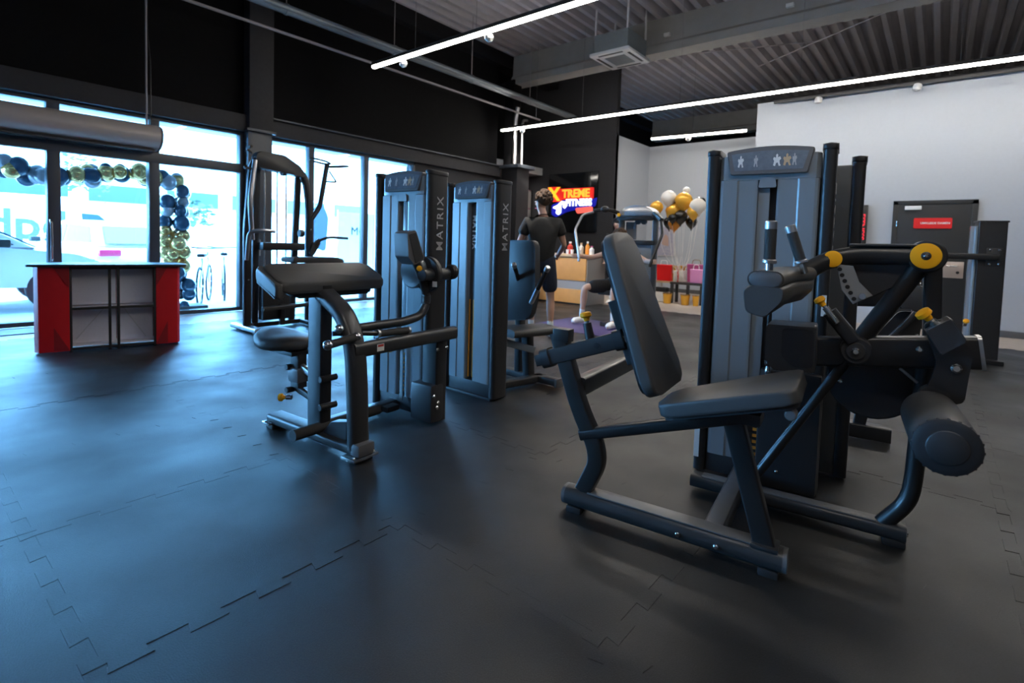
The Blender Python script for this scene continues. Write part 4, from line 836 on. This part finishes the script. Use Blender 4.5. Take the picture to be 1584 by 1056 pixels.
# ================================================================= RECEPTION
t = thing('reception_desk', 'wood-fronted reception desk with a grey middle band', 'desk', (9.0, 5.85, -.012), R(0))
P('front_panel', bx(nb(), 0, .04, -.38, 1.6, .50, .98, .004), 'wood', t); P('front_panel', bx(nb(), 0, .04, -.38, 1.6, .04, .32, .004), 'wood', t)
P('middle_band', bx(nb(), .02, .05, -.36, 1.6, .32, .50), 'greyband', t); P('side_panel', bx(nb(), .03, .75, -.40, -.36, .0, .98, .004), 'greyband', t)
P('desk_top', bx(nb(), -.05, .80, -.42, 1.62, .98, 1.03, .006), 'tan', t); P('plinth', bx(nb(), .04, .7, -.36, 1.58, 0, .05), 'frame', t)
def bottle(label, x, y, z, h, r, m, cap, g):
    o = thing('bottle', label, 'bottle', (x, y, z), 0, g)
    P('bottle_body', lathe(nb(), [(0, r * .9), (.01, r), (h * .62, r), (h * .76, r * .45), (h * .86, r * .4)], (0, 0, 0), (0, 0, 1), 12), m, o); P('cap', cyl(nb(), (0, 0, h * .85), (0, 0, h), r * .48, n=10), cap, o); return o
for lab, y, h, r, m, c in (('red bottle on the reception desk nearest the standing man', 6.02, .26, .06, 'labelred', 'white'), ('tall cream bottle on the reception desk beside the red one', 5.75, .24, .05, 'ceramic', 'tan'), ('amber bottle on the reception desk with a white cap', 5.60, .27, .045, 'orange2', 'white'), ('white bottle at the right end of the reception desk', 5.50, .18, .05, 'white', 'boxpink')):
    bottle(lab, 9.25, y, 1.018, h, r, m, c, 'bottles on the reception desk')
for k, y in enumerate((6.10, 5.97, 5.86, 5.68)):
    o = thing('cup', ('small white cup on the reception desk, furthest left', 'small white cup on the desk beneath the red bottle', 'small white cup in the middle of the reception desk', 'small white cup near the amber bottle on the desk')[k], 'cup', (9.08, y, 1.018), 0, 'cups on the reception desk')
    P('cup_body', lathe(nb(), [(0, .025), (.09, .036), (.092, .033), (.02, .022)], (0, 0, 0), (0, 0, 1), 14), 'boxwhite', o); P('rim', cyl(nb(), (0, 0, .088), (0, 0, .094), .037, n=14), 'white', o)
t = thing('supplement_shelf', 'tall shelf of colourful supplement tubs, left of the standing man', 'shelf', (11.85, 9.62, -.012))
P('back_board', bx(nb(), .10, .14, -.45, .45, 0, 2.75), 'wall_dark', t)
for s in (-.45, .43): P('side_board', bx(nb(), -.2, .12, s, s + .02, 0, 2.75), 'greyband', t)
for z in (.4, .85, 1.3, 1.75, 2.2, 2.72): P('shelf_board', bx(nb(), -.2, .12, -.45, .45, z, z + .025), 'boxpink', t)
tm = {}
for r_, z in enumerate((1.325, 1.775, 2.225)):
    for c in range(4):
        lab = '%s supplement tub on the %s row of the shelf, %s' % (('white', 'pink', 'red')[(r_ + c) % 3], ('lowest visible', 'middle', 'top')[r_], ('far left', 'centre left', 'centre right', 'far right')[c])
        o = thing('supplement_tub', lab, 'tub', (11.75, 9.96 - c * .22, z - .012), 0, 'supplement tubs')
        P('tub_body', lathe(nb(), [(0, .08), (.01, .085), (.24, .085), (.26, .07)], (0, 0, 0), (0, 0, 1), 14), ('boxwhite', 'pink', 'labelred')[(r_ + c) % 3], o); P('lid', cyl(nb(), (0, 0, .26), (0, 0, .31), .08, n=14, ch=.006), ('pink', 'white', 'tan')[c % 3], o)
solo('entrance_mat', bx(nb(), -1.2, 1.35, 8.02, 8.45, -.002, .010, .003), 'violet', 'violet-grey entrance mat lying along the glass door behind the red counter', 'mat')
# thin violet patch laid on the floor under the seated man
P('violet_patch', bx(nb(), 6.1, 7.35, 3.2, 4.7, .0015, .006, .002), 'violet', floor)
# ---- poster, bench and presents in the recess
t = thing('wall_poster', 'blue and grey poster on the recess wall under the gold balloons', 'poster', (14.07, 5.99, 1.40))
P('poster_frame', bx(nb(), -.02, .02, -.27, .27, -.42, .42, .004), 'whiteplastic', t); P('print', bx(nb(), -.024, -.018, -.25, .25, -.40, .40), 'poster', t); P('figure', prism(nb(), rpoly([(-.1, -.15), (.12, -.1), (.06, .12), (0, .2), (-.08, .1)], .04), fx, -.027, -.022), 'posterskin', t)
t = thing('bench', 'dark grey bench under the balloons in the recess', 'bench', (11.4, 4.32, -.012))
P('seat', bx(nb(), -.18, .18, -.42, .32, .42, .47, .01), 'frame2', t)
for a, b in ((-.14, -.38), (.14, -.38), (-.14, .28), (.14, .28), (-.14, -.08)): P('leg', bx(nb(), a - .03, a + .03, b - .03, b + .03, 0, .42, .004), 'frame2', t)
def bag(label, loc, w, h, m, m2):
    o = thing('gift_bag', label, 'gift bag', loc, 0, 'presents in the recess'); P('bag_body', prism(nb(), [(-w / 2, 0), (w / 2, 0), (w * .55, h), (-w * .55, h)], fx, -.08, .08, .01, 1), m, o)
    P('bag_handle', tube(nb(), [(-.08, -w * .25, h), (-.08, -w * .2, h + .1), (-.08, w * .2, h + .1), (-.08, w * .25, h)], .008, .04, n=6), m2, o); return o
t = thing('table', 'narrow light table behind the bench carrying the presents', 'table', (12.0, 4.45, -.012)); P('table_top', bx(nb(), -.25, .25, -.75, .85, .40, .44, .006), 'tan', t)
for a, b in ((-.2, -.7), (.2, -.7), (-.2, .8), (.2, .8)): P('leg', bx(nb(), a - .02, a + .02, b - .02, b + .02, 0, .40), 'alu', t)
bag('bright red gift bag on the table at the left of the presents', (11.9, 5.05, .43), .34, .38, 'signred', 'white'); bag('pink gift bag on the bench beside the gold box', (11.4, 4.10, .458), .26, .30, 'pink', 'white'); bag('dark magenta gift bag on the table behind the pink one', (11.95, 4.30, .43), .40, .42, 'boxpink', 'goldfoil')
for lab, loc, w, h, m in (('flat gold gift box on the table beside the red bag', (11.9, 4.70, .43), .24, .36, 'gold'), ('cream gift box with red ribbon on the bench', (11.42, 4.50, .458), .22, .24, 'ceramic')):
    o = thing('gift_box', lab, 'gift box', loc, 0, 'presents in the recess'); P('box', bx(nb(), -.1, .1, -w / 2, w / 2, 0, h, .006), m, o); P('lid', bx(nb(), -.11, .11, -w / 2 - .01, w / 2 + .01, h - .05, h + .01, .004), m, o); P('ribbon', bx(nb(), -.113, .113, -.02, .02, -.0, h + .013), 'labelred', o)
for k, (y, lab) in enumerate(((4.62, 'gold bucket on the floor left of the bench'), (4.22, 'gold bucket on the floor under the bench'), (3.99, 'small gold bucket under the right end of the bench'))):
    o = thing('bucket', lab, 'bucket', (11.07, y, -.012), 0, 'gold buckets by the bench'); r_ = (.10, .10, .07)[k]; P('bucket_body', lathe(nb(), [(0, r_ * .75), (.22, r_), (.225, r_ * .95), (.03, r_ * .7)], (0, 0, 0), (0, 0, 1), 16), 'gold', o); P('bucket_rim', cyl(nb(), (0, 0, .21), (0, 0, .23), r_ * 1.05, n=16), 'goldfoil', o)
o = thing('handbag', 'black and white bag on the floor beside the bench', 'bag', (11.3, 4.86, -.012)); P('bag_body', bx(nb(), -.08, .08, -.14, .14, 0, .30, .03), 'sticker', o); P('bag_flap', bx(nb(), -.09, .09, -.15, .15, .22, .33, .03), 'blackcloth', o)
# ---- helium balloons
t = thing('balloon_bouquet', 'bunch of gold and black balloons on white strings in the recess', 'balloons', (11.3, 4.45, .46))
BL = [(4.79, 2.03, .15, 'gold'), (4.49, 1.97, .20, 'gold'), (4.62, 1.90, .16, 'gold'), (4.25, 2.17, .19, 'gold'), (4.10, 1.98, .16, 'gold'), (3.98, 1.92, .14, 'gold'), (4.48, 1.70, .14, 'orange2'), (4.70, 1.74, .14, 'blackballoon'), (4.30, 1.84, .15, 'blackballoon'), (4.16, 1.74, .13, 'blackballoon'), (4.42, 1.80, .10, 'blackballoon'), (4.40, 2.18, .13, 'blackballoon'), (4.04, 2.17, .12, 'blackballoon'), (4.58, 2.24, .17, 'whiteballoon'), (4.30, 2.41, .08, 'whiteballoon'), (3.90, 2.04, .17, 'ceramic')]
for k, (y, z, r_, m) in enumerate(BL):
    x = -.3 + .13 * ((k * 7) % 5) - .05; c = Vector((x, y * 1.025 - 4.45, 1.2 + (z - 1.2) * 1.03 - .46))
    b = P('balloon', lathe(nb(), [(0, .004), (.02, .012), (.03, .012)] + [(.03 + r_ * 2.3 * u, r_ * w) for u, w in ((.06, .18), (.2, .52), (.4, .86), (.6, 1.0), (.8, .84), (.92, .52), (.985, .2))], c - Vector((0, 0, r_ * 1.3)), (0, 0, 1), 16), m, t, sharp=180)
    P('string', tube(nb(), [c - Vector((0, 0, r_ * 1.3)), Vector((x * .5, c.y * .7, .6)), Vector((0, .02 * k - .15, .02))], .004, .2, n=5), 'string', b)

# ================================================================= OUTSIDE
struct('pavement', bx(nb(), -40, 40, 8.75, 60, -.16, -.04), 'pave')
struct('canopy_soffit', bx(nb(), -12, 14, 8.9, 11.2, 3.15, 3.35), 'canopy')
# balloon garland round the entrance
t = thing('balloon_garland', 'garland of gold and dark blue balloons arching round the glass entrance outside', 'balloons', (2.0, 9.15, -.04))
rnd = random.Random(3); sph = {}
path = [(.94, 0, z) for z in [.12 + .16 * k for k in range(12)]] + [(.85 - .17 * k, 0, 2.02 + .10 * math.sin(k * .6)) for k in range(14)]
for k, (x, y, z) in enumerate(path):
    for j in range(5):
        r_ = rnd.uniform(.075, .12); zz = z
        m = ('navyballoon', 'navyballoon', 'blackballoon')[j % 3] if zz < .75 else 'goldfoil' if zz < 1.35 else ('navyballoon', 'silverballoon', 'navyballoon')[j % 3] if zz < 1.75 else rnd.choice(('goldfoil', 'navyballoon', 'silverballoon', 'navyballoon'))
        a = rnd.uniform(0, 6.28); w = .12 if zz > .55 else .20
        if m not in sph: sph[m] = mesh('balloon', ball(nb(), (0, 0, 0), 1, u=14, v=10), m, 180)
        o = bpy.data.objects.new('balloon', sph[m]); COL.objects.link(o); o.parent = t
        o.location = (x + w * math.cos(a + j * 1.26), y + .10 * math.sin(a + j * 1.26), zz + rnd.uniform(-.04, .04)); o.scale = (r_, r_, r_ * 1.1)
P('garland_stand', bx(nb(), .75, 1.35, -.2, .2, 0, .12, .02), 'tyre', t)
def wheel(t, x, y, r_, w, ax=(0, 1, 0)):
    ax = Vector(ax); c = Vector((x, y, r_)); h = P('wheel', lathe(nb(), [(0, r_ * .6), (.02, r_ * .95), (.05, r_), (w - .05, r_), (w - .02, r_ * .95), (w, r_ * .6)], c - ax * w / 2, ax, 24), 'tyre', t)
    P('hub_cap', lathe(nb(), [(0, r_ * .62), (.02, r_ * .5), (w - .02, r_ * .5), (w, r_ * .62)], c - ax * (w / 2 + .004), ax, 18), 'alu', h)
def car(label, loc, rz, body, group=None):
    """car along +x, nose at +x"""
    t = thing('car', label, 'car', loc, rz, group)
    low = [(-2.0, .35), (-2.05, .62), (-1.95, .90), (-1.2, .95), (.75, .95), (1.55, .86), (1.98, .68), (2.02, .35)]
    P('body', prism(nb(), rpoly(low, .08), fy, -.86, .86, .06, 3), body, t, sharp=60)
    cab = [(-1.92, .90), (-1.55, 1.38), (-1.1, 1.47), (-.1, 1.46), (.25, 1.40), (1.10, .92)]
    f = lambda a, b, c: (a, c * (1 - .16 * (b - .9) / .57), b)
    P('cabin', prism(nb(), rpoly(cab, .06), f, -.80, .80, .04, 2), body, t, sharp=60)
    P('windscreen', prism(nb(), [(.34, 1.36), (1.06, .96), (1.09, .965), (.37, 1.375)], f, -.70, .70), 'carglass', t)
    P('rear_window', prism(nb(), [(-1.90, .98), (-1.60, 1.34), (-1.63, 1.35), (-1.93, .985)], f, -.66, .66), 'carglass', t)
    for s in (-1, 1):
        P('side_window', prism(nb(), rpoly([(-1.62, 1.0), (-1.38, 1.33), (-.42, 1.38), (-.42, .99)], .04), f, s * .795, s * .812), 'carglass', t); P('side_window', prism(nb(), rpoly([(-.34, .99), (-.34, 1.38), (.18, 1.34), (.84, .99)], .04), f, s * .795, s * .812), 'carglass', t)
        P('head_light', bx(nb(), 1.82, 1.99, s * .62 - .16, s * .62 + .16, .62, .74, .03), 'alu', t); P('tail_light', bx(nb(), -2.06, -1.92, s * .62 - .20, s * .62 + .20, .72, .86, .03), 'taillight', t)
        P('mirror', bx(nb(), .62, .78, s * .93 - .09, s * .93 + .09, .96, 1.08, .03), 'tyre', t)
        for x in (-1.25, 1.25): wheel(t, x, s * .78, .32, .2)
    P('bumper', bx(nb(), -2.09, -1.95, -.8, .8, .38, .58, .05), 'tyre', t); P('number_plate', bx(nb(), -2.10, -2.08, -.26, .26, .48, .58), 'white', t); P('grille', bx(nb(), 1.96, 2.04, -.55, .55, .40, .58, .02), 'tyre', t)
    return t
car('white car parked close outside at the left, its bonnet towards the door', (.55, 11.6, -.04), R(-3), 'carwhite')
car('white hatchback outside with its red tail lights facing the door', (3.35, 15.4, -.04), R(100), 'carwhite')
# delivery van
t = thing('delivery_van', 'white delivery van with large dark lettering parked across the street', 'van', (1.45, 23.4, -.04), 0); t.scale = (.85, .85, .85)
P('cargo_body', bx(nb(), -3.4, 3.4, -1.0, 1.0, .45, 2.75, .08), 'vanwhite', t)
P('cab', prism(nb(), rpoly([(3.3, .45), (3.3, 2.5), (4.0, 2.45), (4.9, 1.45), (5.7, 1.2), (5.75, .45)], .12), fy, -.98, .98, .08, 2), 'vanwhite', t, sharp=60)
P('side_window', prism(nb(), rpoly([(3.62, 1.45), (3.55, 2.15), (4.1, 2.12), (4.75, 1.48)], .05), fy, -1.0, -.97), 'carglass', t); P('mirror', bx(nb(), 4.6, 4.75, -1.2, -1.0, 1.3, 1.7, .04), 'tyre', t)
for x in (-2.2, 4.5):
    for y in (-.85, .85): wheel(t, x, y, .40, .25)
text('lettering', 'dpd', 1.55, 'inkblue', t, (1.95, -1.008, 1.58), (1, 0, 0), (0, 0, 1), .004, bold=.03)
P('sill', bx(nb(), -3.4, 5.6, -1.01, 1.01, .42, .55, .03), 'tyre', t)
# bicycles
def bike(label, loc, rz):
    t = thing('bicycle', label, 'bicycle', loc, rz, 'bicycles outside')
    for x in (-.52, .52):
        pts = [Vector((x + .33 * math.cos(a), 0, .34 + .33 * math.sin(a))) for a in [2 * math.pi * k / 24 for k in range(25)]]
        w = P('wheel', tube(nb(), pts, .018, n=6, hint=(0, 1, 0)), 'tyre', t)
        for k in range(6):
            a = math.pi * k / 6; P('spoke', tube(nb(), [(x - .32 * math.cos(a), 0, .34 - .32 * math.sin(a)), (x + .32 * math.cos(a), 0, .34 + .32 * math.sin(a))], .004, n=4), 'alu', w)
    bm = nb()
    for p, q in (((-.52, 0, .34), (-.15, 0, .32)), ((-.15, 0, .32), (-.28, 0, .82)), ((-.15, 0, .32), (.38, 0, .78)), ((-.26, 0, .74), (.36, 0, .84)), ((-.52, 0, .34), (-.26, 0, .74)), ((.34, 0, .92), (.52, 0, .34))): tube(bm, [p, q], .018, n=8)
    P('bike_frame', bm, 'alu', t); P('saddle', bx(nb(), -.42, -.16, -.06, .06, .84, .90, .025), 'tyre', t); P('handlebar', tube(nb(), [(.26, -.28, 1.0), (.36, -.1, .98), (.36, .1, .98), (.26, .28, 1.0)], .014, .05, n=8), 'frame2', t)
    return t
bike('silver bicycle parked outside nearest the glass, right of the balloons', (3.75, 10.2, -.04), R(62)); bike('silver bicycle parked outside behind the nearest bicycle', (4.35, 10.9, -.04), R(70))
# building across the street
t = thing('building', 'white building across the street with a band of dark windows', 'building', (11.5, 29, -.04))
P('facade', bx(nb(), -22, 20, 0, 6, 0, 7.5), 'facade', t)
for k in range(10): 
    w = P('window', bx(nb(), -14.5 + 3.0 * k, -12.2 + 3.0 * k, -.06, .02, 2.55, 3.3), 'bandwin', t)
    P('window_sill', bx(nb(), -14.6 + 3.0 * k, -12.1 + 3.0 * k, -.14, .02, 2.45, 2.55), 'greyband', w)
P('eave', bx(nb(), -22.2, 20.2, -.5, 6.2, 7.5, 7.8), 'canopy', t)
t = thing('banner', 'white banner outside lettered MC, seen through the right window', 'banner', (8.9, 13.4, -.04), 0)
P('cloth', bx(nb(), -.45, .75, -.01, .01, .35, 2.0), 'vanwhite', t); P('pole', cyl(nb(), (-.47, 0, 0), (-.47, 0, 2.05), .02, n=8), 'alu', t); P('pole', cyl(nb(), (.77, 0, 0), (.77, 0, 2.05), .02, n=8), 'alu', t)
text('lettering', 'MC', .34, 'inkblue', t, (-.05, -.014, 1.45), (1, 0, 0), (0, 0, 1), .003, align='LEFT'); 
t = thing('street_flag', 'dark feather flag on a pole behind the MC banner outside', 'flag', (9.6, 16.4, -.04))
P('flag_cloth', prism(nb(), rpoly([(-.3, .95), (.25, .75), (.35, 1.95), (.1, 2.45), (-.2, 2.25)], .15), fy, -.02, .02), 'bandwin', t); P('flag_pole', tube(nb(), [(-.28, 0, 0), (-.30, 0, 1.6), (-.18, 0, 2.4)], .02, .3, n=8), 'alu', t)
# trees beyond the van
for k, (x, y, h, lab) in enumerate(((.5, 26.2, 4.8, 'bare pale tree behind the delivery van at the far left'), (5.0, 26.4, 4.0, 'small bush-like tree behind the van, between the door mullions'), (8.0, 22.5, 2.3, 'low dark shrub outside behind the bicycles'))):
    t = thing('tree', lab, 'tree', (x, y, -.04), 0, 'trees across the street'); bm = nb(); rr_ = random.Random(k)
    P('trunk', tube(nb(), [(0, 0, 0), (.05, 0, h * .6), (0, .05, h * .9)], .07, n=8), 'tan', t)
    for j in range(140):
        a, e, d_ = rr_.uniform(0, 6.28), rr_.uniform(-.6, 1.4), rr_.uniform(.3, 1.0) * h * .33; c = Vector((math.cos(a) * math.cos(e) * d_, math.sin(a) * math.cos(e) * d_, h * .78 + math.sin(e) * d_))
        s_ = rr_.uniform(.08, .18); n_ = Vector((rr_.uniform(-1, 1), rr_.uniform(-1, 1), rr_.uniform(-1, 1))); u_, w_ = basis(n_)
        bm.faces.new([bm.verts.new(c + u_ * s_ * p + w_ * s_ * q) for p, q in ((-1, 0), (0, -.5), (1, 0), (0, .5))])
    f_ = P('foliage', bm, 'leaf', t); f_['kind'] = 'stuff'
# ---- hazard notice on the entrance column
t = thing('column_notice', 'notice board with two orange warning signs on the entrance column', 'notice', (3.83, 8.45, 1.0))
P('board', bx(nb(), -.06, .10, -.015, .008, -.12, .14, .003), 'greyband', t)
for z in (.075, -.005): P('warning_sign', prism(nb(), [(-.035, z - .035), (.075, z - .035), (.02, z + .04)], fy, -.019, -.014), 'orange', t)
